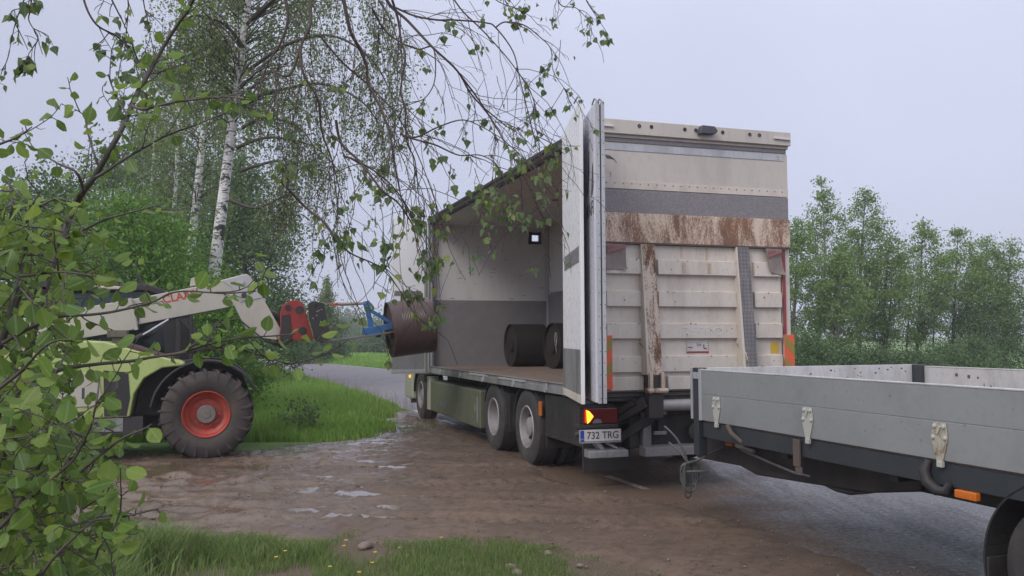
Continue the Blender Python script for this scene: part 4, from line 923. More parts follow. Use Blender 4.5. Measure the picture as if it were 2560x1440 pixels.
hb('cab_roof', MB().prism([(-6.3, 2.42), (-6.1, 2.52), (-5.0, 2.56), (-4.72, 2.47), (-4.55, 2.30), (-4.95, 2.44)], 5.68, 6.54, 'xz'), MAT['black'], cab, .02)
hb('roof_trim', MB().box(-6.1, -5.1, 5.66, 5.68, 2.46, 2.51), MAT['beige'], cab)
hb('work_light', MB().box(-6.2, -6.05, 5.62, 5.72, 2.25, 2.36), MAT['lens'], cab)
# boom
def bp(name, pts, w0, w1, m, bevel=.012, parent=tele): return hb(name, MB().prism(pts, w0, w1, 'xz'), m, parent, bevel)
b0 = bp('boom', [(-7.5, 1.40), (-7.55, 1.80), (-5.18, 2.28), (-5.10, 2.20), (-5.02, 1.92), (-5.08, 1.84)], 5.18, 5.56, MAT['beige'])
b1_ = bp('inner_boom', [(-5.2, 1.88), (-5.15, 2.285), (-3.92, 2.56), (-3.72, 2.58), (-3.60, 2.22), (-3.85, 2.16)], 5.22, 5.53, MAT['beige'])
bp('boom_collar', [(-5.07, 1.83), (-5.17, 2.30), (-5.12, 2.31), (-5.02, 1.84)], 5.165, 5.575, MAT['beige'], .006)
bp('boom_band', [(-5.14, 1.9), (-5.10, 2.1), (-5.0, 2.1), (-5.02, 1.9)], 5.212, 5.22, MAT['strap'], 0)
lug = bp('boom_lug', [(-4.32, 2.50), (-4.30, 2.62), (-4.2, 2.66), (-4.12, 2.62), (-4.08, 2.54)], 5.3, 5.45, MAT['beige'], .006)
hd = bp('boom_head', [(-3.93, 2.58), (-3.50, 2.70), (-3.44, 2.66), (-2.97, 1.84), (-2.95, 1.72), (-3.05, 1.68), (-3.32, 1.72), (-3.50, 1.86), (-3.62, 2.10), (-3.74, 2.36), (-3.92, 2.42)], 5.20, 5.55, MAT['beige'])
bp('head_cap', [(-3.86, 2.585), (-3.505, 2.69), (-3.45, 2.66), (-3.27, 2.33), (-3.58, 2.26), (-3.72, 2.5)], 5.19, 5.20, MAT['headgrey'], .004, hd)
hb('pivot_pin', MB().lathe([(0, .03), (-.02, .03), (-.025, 0)], (-3.56, 5.19, 2.56), 'y', 18), MAT['headgrey'], hd, 0)
hb('pin_boss', MB().lathe([(0, .065), (-.02, .065), (-.02, .042), (.0, .042)], (-3.53, 5.20, 2.36), 'y', 24), MAT['headgrey'], hd, 0)
hb('pin_hole', MB().lathe([(-.018, .042), (-.019, .0)], (-3.53, 5.20, 2.36), 'y', 20), MAT['black'], hd, 0)
dr = math.atan2(2.56-2.285, -3.92+5.15)
text('boom_lettering', 'CLAAS', .16, MAT['lettered'], tele, (-4.46-TU, 5.218-TW, 2.335), (R(90), -dr, 0), .0015, 1.0, .003)
hb('boom_support', MB().prism([(-4.62, 1.25), (-4.7, 1.9), (-4.5, 2.08), (-4.3, 2.12), (-4.22, 1.8), (-4.28, 1.25)], 5.25, 5.5, 'xz').box(-4.5, -4.42, 5.1, 5.16, 1.3, 2.0).box(-4.3, -4.26, 5.05, 5.1, 1.35, 2.05), MAT['black'])
cyl = hb('lift_ram', MB().tube([(-5.25, 5.05, 1.60), (-4.95, 5.1, 1.76)], .04, 12), MAT['black'], tele, 0)
hb('ram_rod', MB().tube([(-4.95, 5.1, 1.76), (-4.6, 5.15, 1.99)], .02, 10), MAT['chrome'], cyl, 0)
hb('tilt_ram', MB().tube([(-3.28, 5.38, 2.22), (-2.98, 5.38, 2.0)], .045, 12), MAT['black'], tele, 0)
mb = MB()
for k in range(4): mb.tube([(-4.45+.03*k, 5.1, 2.0), (-4.2+.05*k, 5.05, 1.75-.04*k), (-3.9, 5.1, 1.95), (-3.6, 5.18, 2.0), (-3.2, 5.17, 1.66), (-2.95, 5.2, 1.62-.02*k), (-2.75, 5.22, 1.72)], .012, 6)
hb('hydraulic_hose', mb, MAT['black'], tele, 0)
# quick hitch, carriage, forks
qh = bp('quick_hitch', [(-3.0, 2.10), (-2.95, 2.22), (-2.86, 2.285), (-2.74, 2.29), (-2.66, 2.24), (-2.60, 2.05), (-2.50, 1.70), (-2.62, 1.66), (-2.90, 1.70), (-3.02, 1.62), (-2.99, 1.9)], 5.02, 5.08, MAT['hitchred'], .008)
bp('quick_hitch_plate', [(-3.0, 2.10), (-2.95, 2.22), (-2.86, 2.285), (-2.74, 2.29), (-2.66, 2.24), (-2.50, 1.70), (-2.90, 1.70), (-3.02, 1.62)], 5.65, 5.71, MAT['hitchred'], .008, qh)
for (u_, z_, r_) in ((-2.71, 2.14, .052), (-2.66, 1.82, .052), (-2.88, 2.17, .035)):
    hb('hitch_hole', MB().lathe([(0, r_+.012), (-.006, r_+.01), (-.006, r_), (.0, r_)], (u_, 5.02, z_), 'y', 24).lathe([(-.0015, r_), (-.002, 0)], (u_, 5.02, z_), 'y', 24), MAT['black'], qh, 0)
bp('hitch_shadow_plate', [(-2.97, 2.06), (-2.86, 2.08), (-2.82, 1.72), (-3.0, 1.66)], 5.0, 5.02, MAT['black'], .004, qh)
hb('hitch_crossbar', MB().tube([(-2.80, 5.05, 2.2), (-2.80, 5.70, 2.2)], .035, 10).tube([(-2.75, 5.05, 1.78), (-2.75, 5.7, 1.78)], .035, 10).box(-3.0, -2.7, 5.3, 5.45, 1.7, 2.2), MAT['black'], qh, 0)
ca_ = bp('fork_carriage', [(-2.60, 2.23), (-2.52, 2.27), (-2.36, 2.24), (-2.27, 1.71), (-2.32, 1.66), (-2.48, 1.66), (-2.58, 2.0)], 4.80, 4.86, MAT['black'], .006)
hb('carriage_bars', MB().bar((-2.48, 4.8, 2.2), (-2.48, 5.95, 2.2), .06, .07).bar((-2.38, 4.8, 1.74), (-2.38, 5.95, 1.74), .06, .08).bar((-2.46, 5.35, 2.2), (-2.38, 5.35, 1.72), .2, .04), MAT['black'], ca_)
mb = MB()
for k in range(8): mb.lathe([(0, .008), (-.003, 0)], (-2.55+rng.uniform(0, .16), 4.8, 2.16-rng.uniform(0, .28)), 'y', 6)
hb('water_drops', mb, MAT['plate'], ca_, 0)
for w_ in (5.1, 5.62):
    hb('fork', MB().prism([(-2.44, 2.2), (-2.38, 2.2), (-2.30, 1.72), (-2.20, 1.675), (-1.0, 1.845), (-1.0, 1.83), (-2.2, 1.63), (-2.33, 1.63), (-2.37, 1.70)], w_, w_+.12, 'xz'), MAT['forksteel'], tele, .004)
# blue frame riding on the forks
bf = empty('blue_lifting_frame', tuple(T(-1.55, 5.35, 1.78)), YAW); BU, BW = -1.55, 5.35
tag(bf, 'blue steel lifting frame clamped on the fork tips, spike into the brown roll', 'frame')
def fb(name, mb, m, bevel=.005): mb.v = [(x-BU, y-BW, z-1.78) for x, y, z in mb.v]; return build(name, mb, m, bf, bevel)
fb('base_beam', MB().bar((-1.66, 5.25, 1.80), (-1.12, 5.25, 1.90), .12, .09).bar((-1.66, 5.5, 1.80), (-1.12, 5.5, 1.90), .12, .09).bar((-1.62, 5.2, 1.79), (-1.62, 5.56, 1.79), .1, .1), MAT['blue'])
fb('fork_sleeve', MB().bar((-1.64, 5.25, 1.735), (-1.38, 5.25, 1.775), .13, .05).box(-1.50, -1.42, 5.18, 5.24, 1.70, 1.75), MAT['blue'])
fb('upright', MB().bar((-1.56, 5.3, 1.84), (-1.64, 5.3, 2.26), .06, .075).bar((-1.61, 5.3, 2.12), (-1.65, 5.3, 2.28), .08, .10), MAT['blue'])
fb('diagonal_brace', MB().bar((-1.59, 5.3, 2.14), (-1.22, 5.3, 1.92), .05, .055), MAT['blue'])
fb('spike', MB().tube([(-1.2, 5.35, 1.86), (-.5, 5.35, 1.945)], .035, 10), MAT['blue'], 0)
fb('end_plate', MB().bar((-1.24, 5.28, 1.82), (-1.12, 5.28, 1.86), .16, .07), MAT['blue'])
fb('tie_rod', MB().tube([(-1.64, 5.28, 2.245), (-2.05, 5.26, 2.225), (-2.2, 5.25, 2.235)], [.02, .028, .012], 8).tube([(-2.2, 5.25, 2.235), (-2.52, 5.25, 2.24)], .009, 6), MAT['wood'], 0)
fb('orange_rope', MB().tube([(-2.20, 5.23, 2.25), (-2.16, 5.22, 2.22), (-2.12, 5.23, 2.25), (-2.10, 5.22, 2.20), (-2.2, 5.23, 2.21)], .008, 5), MAT['orange'], 0)
fb('loose_strap', MB().tube([(-2.12, 5.23, 2.22), (-2.09, 5.22, 2.1), (-2.11, 5.22, 1.95), (-2.16, 5.22, 1.85)], .006, 5), MAT['strap'], 0)

# ================================================================== TRAILER  (x to its right, y forward, z up)
TR = empty('dropside_trailer', (1.693, 8.146, 0), .32)
tag(TR, 'grey aluminium dropside flatbed trailer on a black frame behind the truck', 'trailer')
def rb_(name, mb, m, p=TR, bevel=.005, **k): return build(name, mb, m, p, bevel, **k)
TL, TWD = 5.4, 2.5; ZS0, ZS1, ZM = .925, 1.39, 1.165
def side(x, s, name):
    mb = MB()
    mb.box(x, x+s*.028, -TL, -.03, ZS0+.005, ZM-.002).box(x, x+s*.028, -TL, -.03, ZM+.002, ZS1-.012).box(x+s*.003, x+s*.025, -TL, -.03, ZM-.004, ZM+.004)
    o = rb_(name, mb, MAT['trailerboard'], bevel=.003)
    rb_('top_edge', MB().box(x-s*.003, x+s*.031, -TL, -.03, ZS1-.012, ZS1), MAT['boardin'], o, .003)
    rb_('inner_skin', MB().box(x+s*.028, x+s*.031, -TL, -.03, ZS0, ZS1-.014), MAT['boardin'], o, 0)
    return o
ls = side(0, 1, 'side_board'); rs = side(TWD, -1, 'side_board')
rb_('end_profile', MB().box(-.004, .032, -.075, -.028, ZS0, ZS1+.002), MAT['alu'], ls, .003)
fbd = rb_('front_board', MB().box(.09, TWD-.09, -.04, -.01, ZS0, ZS1+.012), MAT['boardin'], bevel=.003)
for x0_, x1_ in ((-.003, .085), (TWD-.085, TWD+.003)):
    rb_('corner_post', MB().box(x0_, x1_, -.02 if x0_ < 1 else -.14, .07, .60, ZS1+.01), MAT['trailerframe'])
rb_('corner_edge', MB().box(-.012, .004, .07, .10, .93, ZS1+.012), MAT['alu'], bevel=.002)
rb_('corner_catch', MB().box(-.01, .0, -.04, .06, ZS1-.09, ZS1-.03), MAT['alu'], bevel=.003)
rb_('middle_post', MB().box(TWD-.05, TWD+.003, -2.62, -2.5, .9, ZS1+.004), MAT['trailerframe'])
mb = MB()
for k in range(15): # dents, holes and scrapes on the inner boards
    x_ = rng.uniform(1.2, TWD-.15); z_ = rng.uniform(1.28, ZS1-.005); s_ = rng.uniform(.004, .02)
    mb.box(x_, x_+s_, -.0425, -.0395, z_, z_+s_*.7)
rb_('scratch_marks', mb, MAT['chassis'], fbd, 0)
mb = MB()
for k in range(12):
    y_ = -rng.uniform(.1, 2.4); z_ = rng.uniform(1.2, ZS1-.02); s_ = rng.uniform(.006, .03)
    mb.box(TWD-.0335, TWD-.0305, y_, y_+s_, z_-.06*rng.random(), z_)
rb_('scratch_marks', mb, MAT['strap'], rs, 0)
mb = MB()
for k in range(40):
    y_ = -rng.uniform(.2, 4.6); z_ = rng.uniform(ZS0+.02, ZS1-.03); s_ = rng.uniform(.003, .011)
    mb.box(-.0012, .0005, y_, y_+s_*rng.uniform(.7, 3), z_, z_+s_*rng.uniform(.6, 2.))
rb_('scratch_marks', mb, MAT['alud'], ls, 0)
rb_('load_floor', MB().box(.04, TWD-.04, -TL, -.05, .875, .935), MAT['ply'])
fr = rb_('frame', MB().box(.02, .10, -TL, .0, .775, .912).box(TWD-.1, TWD-.02, -TL, .0, .775, .912).box(.02, TWD-.02, -.08, 0, .775, .912).box(.7, .8, -TL, .1, .55, .86).box(1.7, 1.8, -TL, .1, .55, .86), MAT['trailerframe'])
for y_ in (-1.2, -2.4, -3.6, -4.8): rb_('crossmember', MB().box(.1, TWD-.1, y_, y_+.08, .72, .86), MAT['trailerframe'], fr)
for k, (y_, mt) in enumerate(((-.34, 'zinc'), (-1.61, 'zinc'), (-2.88, 'zincrust'), (-4.15, 'zinc'))):
    pr_ = [(-.05, .0), (.05, .0), (.068, -.09), (.055, -.15), (.028, -.24), (-.018, -.24), (-.045, -.15), (-.062, -.09)]
    h = rb_('board_hinge', MB().prism([(y_+a, ZM-.008+b) for a, b in pr_], -.010, -.002, 'yz'), MAT[mt], ls, .003)
    if mt == 'zincrust': h['label'] = 'rusty galvanised hinge'
    mb = MB()
    for a, b in ((-.036, -.022), (.036, -.022), (-.046, -.09), (.048, -.09)): mb.lathe([(0, .016), (-.008, .014), (-.012, .009), (-.013, 0)], (-.010, y_+a, ZM-.008+b), 'x', 12)
    mb.bar((-.016, y_-.012, ZM-.03), (-.016, y_+.012, ZM-.075), .012, .014)
    rb_('hinge_bolts', mb, MAT['zinc'], h, 0)
    rb_('hinge_pin', MB().box(-.022, .0, y_-.026, y_+.018, ZM-.275, ZM-.24), MAT['zinc'], h, .002)
rb_('frame_strap', MB().box(-.008, .012, -1.50, -1.42, .70, .905).box(-.004, .01, -1.52, -1.44, .655, .70), MAT['strap'])
rb_('hanging_hose', MB().tube([(-.01, -.52, .92), (-.02, -.60, .86), (.02, -.68, .80), (.1, -.70, .77)], [.018, .02, .02, .018], 8), MAT['strap'], bevel=0)
rb_('coiled_strap', MB().tube([(.0, -2.78, .92), (-.02, -2.76, .86), (-.02, -2.78, .79), (-.01, -2.85, .745), (.0, -2.91, .75), (.01, -2.93, .80)], [.02, .034, .036, .034, .03, .02], 10), MAT['chassis'], bevel=0, smooth=True)
sl = rb_('side_marker', MB().box(-.012, .03, -3.14, -2.98, .725, .775), MAT['amber'], bevel=.008)
rb_('side_marker', MB().box(.25, .30, -.16, -.05, .69, .735), MAT['amber'], bevel=.008)
rb_('winch', MB().tube([(.28, -.22, .72), (.28, -.36, .71)], .035, 12).bar((.26, -.36, .70), (.26, -.5, .69), .03, .03), MAT['zinc'], bevel=0)
rb_('winch_lever', MB().tube([(.22, -.36, .69), (.2, -.8, .64), (.2, -1.15, .60), (.2, -1.35, .60)], .010, 6), MAT['alud'], bevel=0)
# sloped underside: tanks, toolbox and drawbar under the bed
rb_('drawbar', MB().bar((.75, .0, .62), (1.15, 1.35, .60), .10, .12).bar((1.75, .0, .62), (1.3, 1.35, .60), .10, .12).tube([(1.22, 1.3, .60), (1.22, 1.75, .60)], .05, 10), MAT['trailerframe'])
rb_('underbody_box', MB().prism([(.55, .80), (.55, .50), (-.2, .52), (-.46, .475), (-1.87, .55), (-2.37, .64), (-2.45, .80)], .30, 1.0, 'yz').prism([(-1.32, .53), (-1.5, .50), (-1.66, .50), (-1.82, .545)], .3, .5, 'yz'), MAT['black'], bevel=.02)
for y_ in (-3.66, -4.62):
    wheel(TR, (.17, y_, .40), .40, .25, .23, 'hub'); wheel(TR, (TWD-.17, y_, .40), .40, .25, .23, 'hub', 1)
for x0_, x1_ in ((.02, .34), (TWD-.34, TWD-.02)):
    arcguard('mudguard', (-3.66, .40), .50, x0_, x1_, R(-20), R(110), MAT['black'], TR, .012)
    rb_('mud_flap', MB().box(x0_, x1_, -3.185, -3.17, .2, .42), MAT['black'], bevel=.004)
rb_('axle', MB().tube([(.2, -3.66, .40), (2.3, -3.66, .40)], .05, 10).tube([(.2, -4.62, .40), (2.3, -4.62, .40)], .05, 10), MAT['chassis'], bevel=0)
# cables sagging between truck and trailer
mb = MB()
P0 = [(-.1, .45, .83), (-.06, .40, .78), (-.02, .36, .72), (.03, .30, .60), (.05, .28, .50)]
mb.tube(P0, .010, 6)
for k in range(5):
    dx = .012*k; r0 = .055+.010*k; zb_ = .17+.03*k+.02*(k % 2)
    pts = []
    for j in range(17):
        t = j/16*2*math.pi; pts.append((.05+r0*math.sin(t)+dx*.4+.01*math.sin(3*t), .28+.03*math.sin(t+k), .50-(.50-zb_)*(1-math.cos(t))/2))
    mb.tube(pts, .0075, 6, False)
mb.tube([(.05, .28, .50), (.12, .2, .53), (.2, .12, .60), (.3, .05, .66)], .01, 6)
mb.tube([(.0, .55, .66), (.05, .42, .58), (.05, .28, .5)], .01, 6).tube([(.02, .25, .42), (.2, .15, .43)], .012, 6)
rb_('supply_cables', mb, MAT['hose'], bevel=0)
rb_('coupling_head', MB().tube([(.35, .5, .68), (.48, .42, .64)], .035, 10).tube([(.3, .55, .62), (.42, .5, .60)], .025, 8), MAT['lens'], bevel=0)
# ================================================================== VEGETATION
def frames(n_, up=0.0, seedless=None):
    """random orthonormal frames: d (leaf axis), s (side)"""
    d = rng.normal(0, 1, (n_, 3)); d[:, 2] -= up; d /= np.linalg.norm(d, axis=1)[:, None]
    r = rng.normal(0, 1, (n_, 3)); s_ = np.cross(d, r); s_ /= np.linalg.norm(s_, axis=1)[:, None]
    return d, s_
def leaf_quads(C, size, droop=.3):          # one bent rhomb per leaf
    n_ = len(C); d, s_ = frames(n_, droop); L_ = size*rng.uniform(.7, 1.3, n_)[:, None]
    nrm = np.cross(d, s_)
    V = np.stack([C, C+d*L_*.5+s_*L_*.33+nrm*L_*.06, C+d*L_, C+d*L_*.5-s_*L_*.33+nrm*L_*.06], 1).reshape(-1, 3)
    return V, np.arange(4*n_).reshape(-1, 4)
def leaf_shape(C, d, s_, L_, kind):         # detailed leaves, folded along the midrib; kind 'birch' or 'ovate'
    n_ = len(C); nrm = np.cross(d, s_)
    if kind == 'birch':
        prof = [(0, 0), (.16, .34), (.34, .40), (.55, .27), (.8, .09), (1.02, 0)]
    else:
        prof = [(0, 0), (.10, .20), (.30, .37), (.55, .40), (.80, .27), (1.0, 0)]
    curl = rng.uniform(-.25, .35, n_)[:, None]; fold = rng.uniform(.10, .5, n_)[:, None]
    wob = rng.normal(0, .02, (n_, len(prof), 2))
    cols = []
    for i, (t, w) in enumerate(prof):
        mid = C+d*L_*t-nrm*L_*curl*t*t*.6
        if w == 0: cols.append([mid])
        else:
            l = mid+s_*L_*(w+wob[:, i:i+1, 0])+nrm*L_*(fold*w+wob[:, i:i+1, 1]); r = mid-s_*L_*(w+wob[:, i:i+1, 1])+nrm*L_*(fold*w+wob[:, i:i+1, 0])
            cols.append([l, mid, r])
    flat = [p for c in cols for p in c]; nv = len(flat)
    V = np.stack(flat, 1).reshape(-1, 3)
    T_ = [(0, 1, 2), (0, 2, 3)]; o = 1
    for i in range(len(prof)-3):
        T_ += [(o, o+3, o+4), (o, o+4, o+1), (o+1, o+4, o+5), (o+1, o+5, o+2)]; o += 3
    T_ += [(o, nv-1, o+1), (o+1, nv-1, o+2)]
    F = (np.arange(n_)[:, None, None]*nv+np.array(T_)[None]).reshape(-1, 3)
    uvt = [(0, 0)]
    for (t, w) in prof[1:-1]: uvt += [(t, w*1.2), (t, 0), (t, -w*1.2)]
    uvt.append((1, 0)); LEAFUV[0] = np.tile(np.array(uvt), (n_, 1))
    return V, F
LEAFUV = [None]
def tubes_np(paths, seg=5):                 # many thin tubes -> quads
    Vs = []; Fs = []; o = 0
    for P, r in paths:
        P = np.asarray(P, float); m_ = len(P); r = np.broadcast_to(np.asarray(r, float), (m_,))
        t = np.gradient(P, axis=0); t /= np.linalg.norm(t, axis=1)[:, None]+1e-9
        ref = np.array([.3, .9, .2]) if abs(t[0, 1]) < .8 else np.array([1., 0, 0])
        u = np.cross(t, ref); u /= np.linalg.norm(u, axis=1)[:, None]+1e-9; w = np.cross(t, u)
        a = np.arange(seg)*2*math.pi/seg
        V = P[:, None]+(u[:, None]*np.cos(a)[None, :, None]+w[:, None]*np.sin(a)[None, :, None])*r[:, None, None]
        Vs.append(V.reshape(-1, 3)); i = np.arange(m_-1)[:, None]*seg; k = np.arange(seg)[None]; k2 = (k+1) % seg
        Fs.append(np.stack([i+k, i+k2, i+seg+k2, i+seg+k], -1).reshape(-1, 4)+o); o += m_*seg
    return np.concatenate(Vs), np.concatenate(Fs)
def curve(P, n_=6):
    P = [np.array(p, float) for p in P]; o = []
    for i in range(len(P)-1):
        a = P[max(i-1, 0)]; b = P[i]; c = P[i+1]; d = P[min(i+2, len(P)-1)]
        for k in range(n_):
            t = k/n_; o.append(.5*((2*b)+(-a+c)*t+(2*a-5*b+4*c-d)*t*t+(-a+3*b-3*c+d)*t**3))
    o.append(P[-1]); return np.array(o)

def clear_trunk(C, base, top, wd=.19, pr=.8):      # keeps most leaves off the camera side of a white trunk
    t = np.clip((C[:, 2]-base[2])/(top[2]-base[2]), 0, 1); tx = base[0]+(top[0]-base[0])*t; ty = base[1]+(top[1]-base[1])*t
    dx = C[:, 0]/C[:, 1]*ty-tx
    return C[~((C[:, 1] < ty+.1) & (np.abs(dx) < wd) & (rng.random(len(C)) < pr))]
def tree(name, base, top, r0, label, cat, group, leaf, bark, lsize, nl, crown, nclump=60, clump=.35, droop=.3, strand=0., rx=None, limb_up=.25, twigs=True, off=(0, 0), sweep=(0, 0)):
    """crown: list of (t, radius) along the trunk; clumps of leaves hang on limbs that leave the trunk"""
    base = np.array(base, float); top = np.array(top, float); h = top-base
    bend = rng.normal(0, .02 if r0 < .14 else .005, 2)*np.linalg.norm(h)
    K = 14; ts = np.linspace(0, 1, K)
    P = base+h*ts[:, None]; P[:, 0] += bend[0]*np.sin(ts*3.1); P[:, 1] += bend[1]*np.sin(ts*3.1)
    rad = r0*(1-ts*.92)**.9; rad[0] *= 1.25
    root = empty(name, tuple(base))
    V, F = tubes_np([(P-base, rad)], 12); build_t = nbuild('trunk', V, F, MAT[bark], root, smooth=True)
    ct = np.array([c[0] for c in crown]); cr = np.array([c[1] for c in crown]); area = np.interp(np.linspace(ct[0], ct[-1], 60), ct, cr); area = area+.28*area.max(); area = area/area.sum()
    limbs = []; C = []; n_each = max(4, nl//nclump)
    for k in range(nclump):
        t = rng.choice(np.linspace(ct[0], ct[-1], 60), p=area); R_ = np.interp(t, ct, cr)
        a = rng.uniform(0, 2*math.pi); q = R_*math.sqrt(rng.uniform(.08, 1))
        p0 = np.array([np.interp(max(t-limb_up*R_/np.linalg.norm(h)*1.2, .05), ts, P[:, i]) for i in range(3)])
        p1 = np.array([np.interp(t, ts, P[:, i]) for i in range(3)])+np.array([math.cos(a)*q+off[0]*t+sweep[0]*q, math.sin(a)*q+off[1]*t, rng.normal(0, .15)*R_*.4])
        mid = (p0+p1)/2+np.array([0, 0, .12*q])
        lr = max(.006, r0*.18*(1-t*.6))
        cv = curve([p0-base, mid-base, p1-base], 4); limbs.append((cv, np.linspace(lr, lr*.25, len(cv))))
        n1 = int(n_each*rng.uniform(.5, 1.5)); cs = clump*rng.uniform(.6, 1.3)
        if strand > 0:                                         # hanging strings of leaves
            ns = max(2, n1//22)
            for _ in range(ns):
                f_ = rng.uniform(.35, 1.05); b_ = p0+(p1-p0)*f_+rng.normal(0, cs*.35, 3); l_ = strand*rng.uniform(.3, 1.0); m_ = 22
                tt = rng.random(m_)**.8; dx = rng.normal(0, .12, 2)
                pts = np.stack([b_[0]+dx[0]*tt+rng.normal(0, .08, m_), b_[1]+dx[1]*tt+rng.normal(0, .08, m_), b_[2]-l_*tt], 1); C.append(pts)
                if twigs and rng.random() < .4: limbs.append((np.array([b_-base, b_-base+[dx[0]*.5, dx[1]*.5, -l_*.5], b_-base+[dx[0], dx[1], -l_]]), np.array([.004, .0025, .0015])))
        else:
            pts = p1+rng.normal(0, 1, (n1, 3))*np.array([cs, cs, cs*.7]); C.append(pts)
            if twigs:
                for _ in range(3):
                    e = p1+rng.normal(0, cs, 3); limbs.append((np.array([p1-base, (p1+e)/2-base, e-base]), np.array([lr*.3, lr*.2, lr*.1])))
    V, F = tubes_np(limbs, 5); nbuild('limbs', V, F, MAT['twig' if bark != 'barkpale' else bark], root)
    C = np.concatenate(C); C = C[C[:, 2] > base[2]+.02]
    if bark == 'birchbark' and r0 > .14: C = clear_trunk(C, base, top)
    V, F = leaf_quads(C, lsize, droop); nbuild('crown', V-base, F, MAT[leaf], root)
    tag(root, label, cat, group); return root

def G(x, Y): p = at(x, 900, Y); return (p[0], Y, -.02)
def topat(x, y, Y): p = at(x, y, Y); return (p[0], Y, p[2])
# --- two white birches right behind the telehandler
tree('birch_tree', (-6.72, 19, 0), (-5.3, 19.2, 13.2), .165, 'tall white-barked birch behind the boom head, nearer of the two big birches', 'tree', None, 'leafmid', 'birchbark', .068, 22000,
     [(.50, .9), (.6, 2.2), (.8, 2.6), (.97, 1.0)], 150, .4, .9, 1.2)
# limbs of this birch reaching right over the road

def side_limbs():
    root = bpy.data.objects['birch_tree']; base = np.array(root.location); L_ = []; C = []
    for pix in ([(605, 320, 19), (650, 298, 18.9), (700, 300, 18.6), (760, 330, 18.3), (800, 400, 18.1)], [(592, 370, 19), (640, 350, 18.8), (700, 345, 18.5), (790, 370, 18.2), (850, 430, 18)],
                [(600, 428, 19), (640, 415, 18.9), (700, 405, 18.6), (720, 450, 18.5), (700, 560, 18.5)], [(612, 250, 19), (700, 225, 18.6), (800, 210, 18.2), (900, 250, 17.8), (960, 330, 17.6)],
                [(615, 180, 19), (720, 110, 18.4), (830, 90, 17.8), (930, 150, 17.4), (990, 260, 17.2)], [(610, 120, 19), (560, 60, 18.7), (480, 40, 18.5), (420, 90, 18.3)],
                [(575, 500, 19), (640, 520, 18.7), (700, 495, 18.4), (740, 480, 18.3)], [(618, 60, 19), (740, -40, 18), (880, -60, 17.5), (960, 20, 17.2), (1000, 120, 17)]):
        pts = np.array([at(*p) for p in pix]); cv = curve(pts, 6); L_.append((cv-base, np.linspace(.045, .010, len(cv))))
        for _ in range(100):
            if pix[0][1] > 300 and rng.random() < .45: continue
            i = rng.integers(len(cv)//(2 if pix[0][1] > 300 else 4), len(cv)); b_ = cv[i]+rng.normal(0, .12, 3); l_ = rng.uniform(.5, 2.0)*(.6+.4*(pix[0][1] < 400)); dx = rng.normal(0, .18, 2); m_ = int(26*l_*rng.uniform(.3, 1.3))+3
            tt = rng.random(m_); C.append(np.stack([b_[0]+dx[0]*tt+rng.normal(0, .05, m_), b_[1]+dx[1]*tt+rng.normal(0, .05, m_), b_[2]-l_*tt], 1))
            L_.append((np.array([b_-base, b_-base+[dx[0]*.5, dx[1]*.5, -l_*.5], b_-base+[dx[0], dx[1], -l_]]), np.array([.004, .003, .002])))
    V, F = tubes_np(L_, 5); nbuild('drooping_limbs', V, F, MAT['twig'], root)
    C = np.concatenate(C); C = clear_trunk(C, base, np.array([-5.3, 19.2, 13.2])); V, F = leaf_quads(C, .058, .9); nbuild('drooping_foliage', V-base, F, MAT['leafmid'], root)
side_limbs()
tree('birch_tree', (-9.1, 24, 0), (-7.9, 24.3, 14.5), .15, 'white-barked birch standing left of and behind the nearer big birch', 'tree', None, 'leafmid', 'birchbark', .078, 15000,
     [(.38, 1.0), (.6, 2.3), (.8, 2.4), (.97, 1.0)], 130, .5, .9, 1.4)
# --- slimmer birches of the grove further back
for i, (xb, xt, Y, zt, r0, lb) in enumerate([(372, 385, 32, 12.5, .11, 'leftmost of the slim birches in the grove behind'), (402, 425, 31, 13, .12, 'slim white birch between the bush stem and the second big birch'),
                                             (436, 452, 38, 13.5, .12, 'thin birch far back between two white trunks'), (320, 330, 36, 12, .11, 'slim birch at the left end of the grove'), (520, 545, 34, 14.5, .13, 'slim birch seen between the two big birches')]):
    b_ = G(xb, Y); t_ = at(xt, 300, Y)
    tree('birch_tree', b_, (t_[0]+.3, Y, zt), r0, lb, 'tree', 'slim birches of the grove behind the telehandler', 'leafmid', 'birchbark', .10, 5500, [(.35, 1.0), (.55, 1.9), (.8, 1.8), (.97, .7)], 45, .5, .7, 1.0)
# --- bushes and broad trees on the left
tree('willow_bush', G(330, 18), topat(330, 500, 18), .09, 'bright green bushy willow behind the telehandler cab', 'bush', None, 'leafbright', 'bark', .075, 26000, [(.12, 1.2), (.4, 1.9), (.75, 1.6), (1., .5)], 150, .32, .2)
tree('willow_bush', G(150, 20), topat(140, 455, 20), .09, 'green willow bush left of the telehandler cab, behind the alder stems', 'bush', None, 'leafdark', 'bark', .08, 20000, [(.1, 1.5), (.4, 2.2), (.75, 1.7), (1., .5)], 120, .4, .2)
tree('willow_bush', G(520, 17.2), topat(530, 700, 17.2), .05, 'bright green bush right behind the boom and front wheel', 'bush', None, 'leafbright', 'bark', .065, 17000, [(.05, .9), (.4, 1.15), (.8, .8), (1., .3)], 110, .22, .2)
tree('willow_bush', G(450, 20), topat(455, 585, 20), .05, 'light green bush between the two birch trunks', 'bush', None, 'leafbright', 'bark', .075, 12000, [(.1, 1.), (.45, 1.3), (.8, 1.), (1., .4)], 80, .3, .2)
tree('leafy_tree', G(640, 30), topat(600, 400, 30), .14, 'dark leafy tree behind the boom head and nearer birch', 'tree', None, 'leafdark', 'bark', .10, 26000, [(.08, 1.3), (.3, 2.0), (.6, 1.9), (.85, 1.2), (1., .4)], 150, .42, .3)
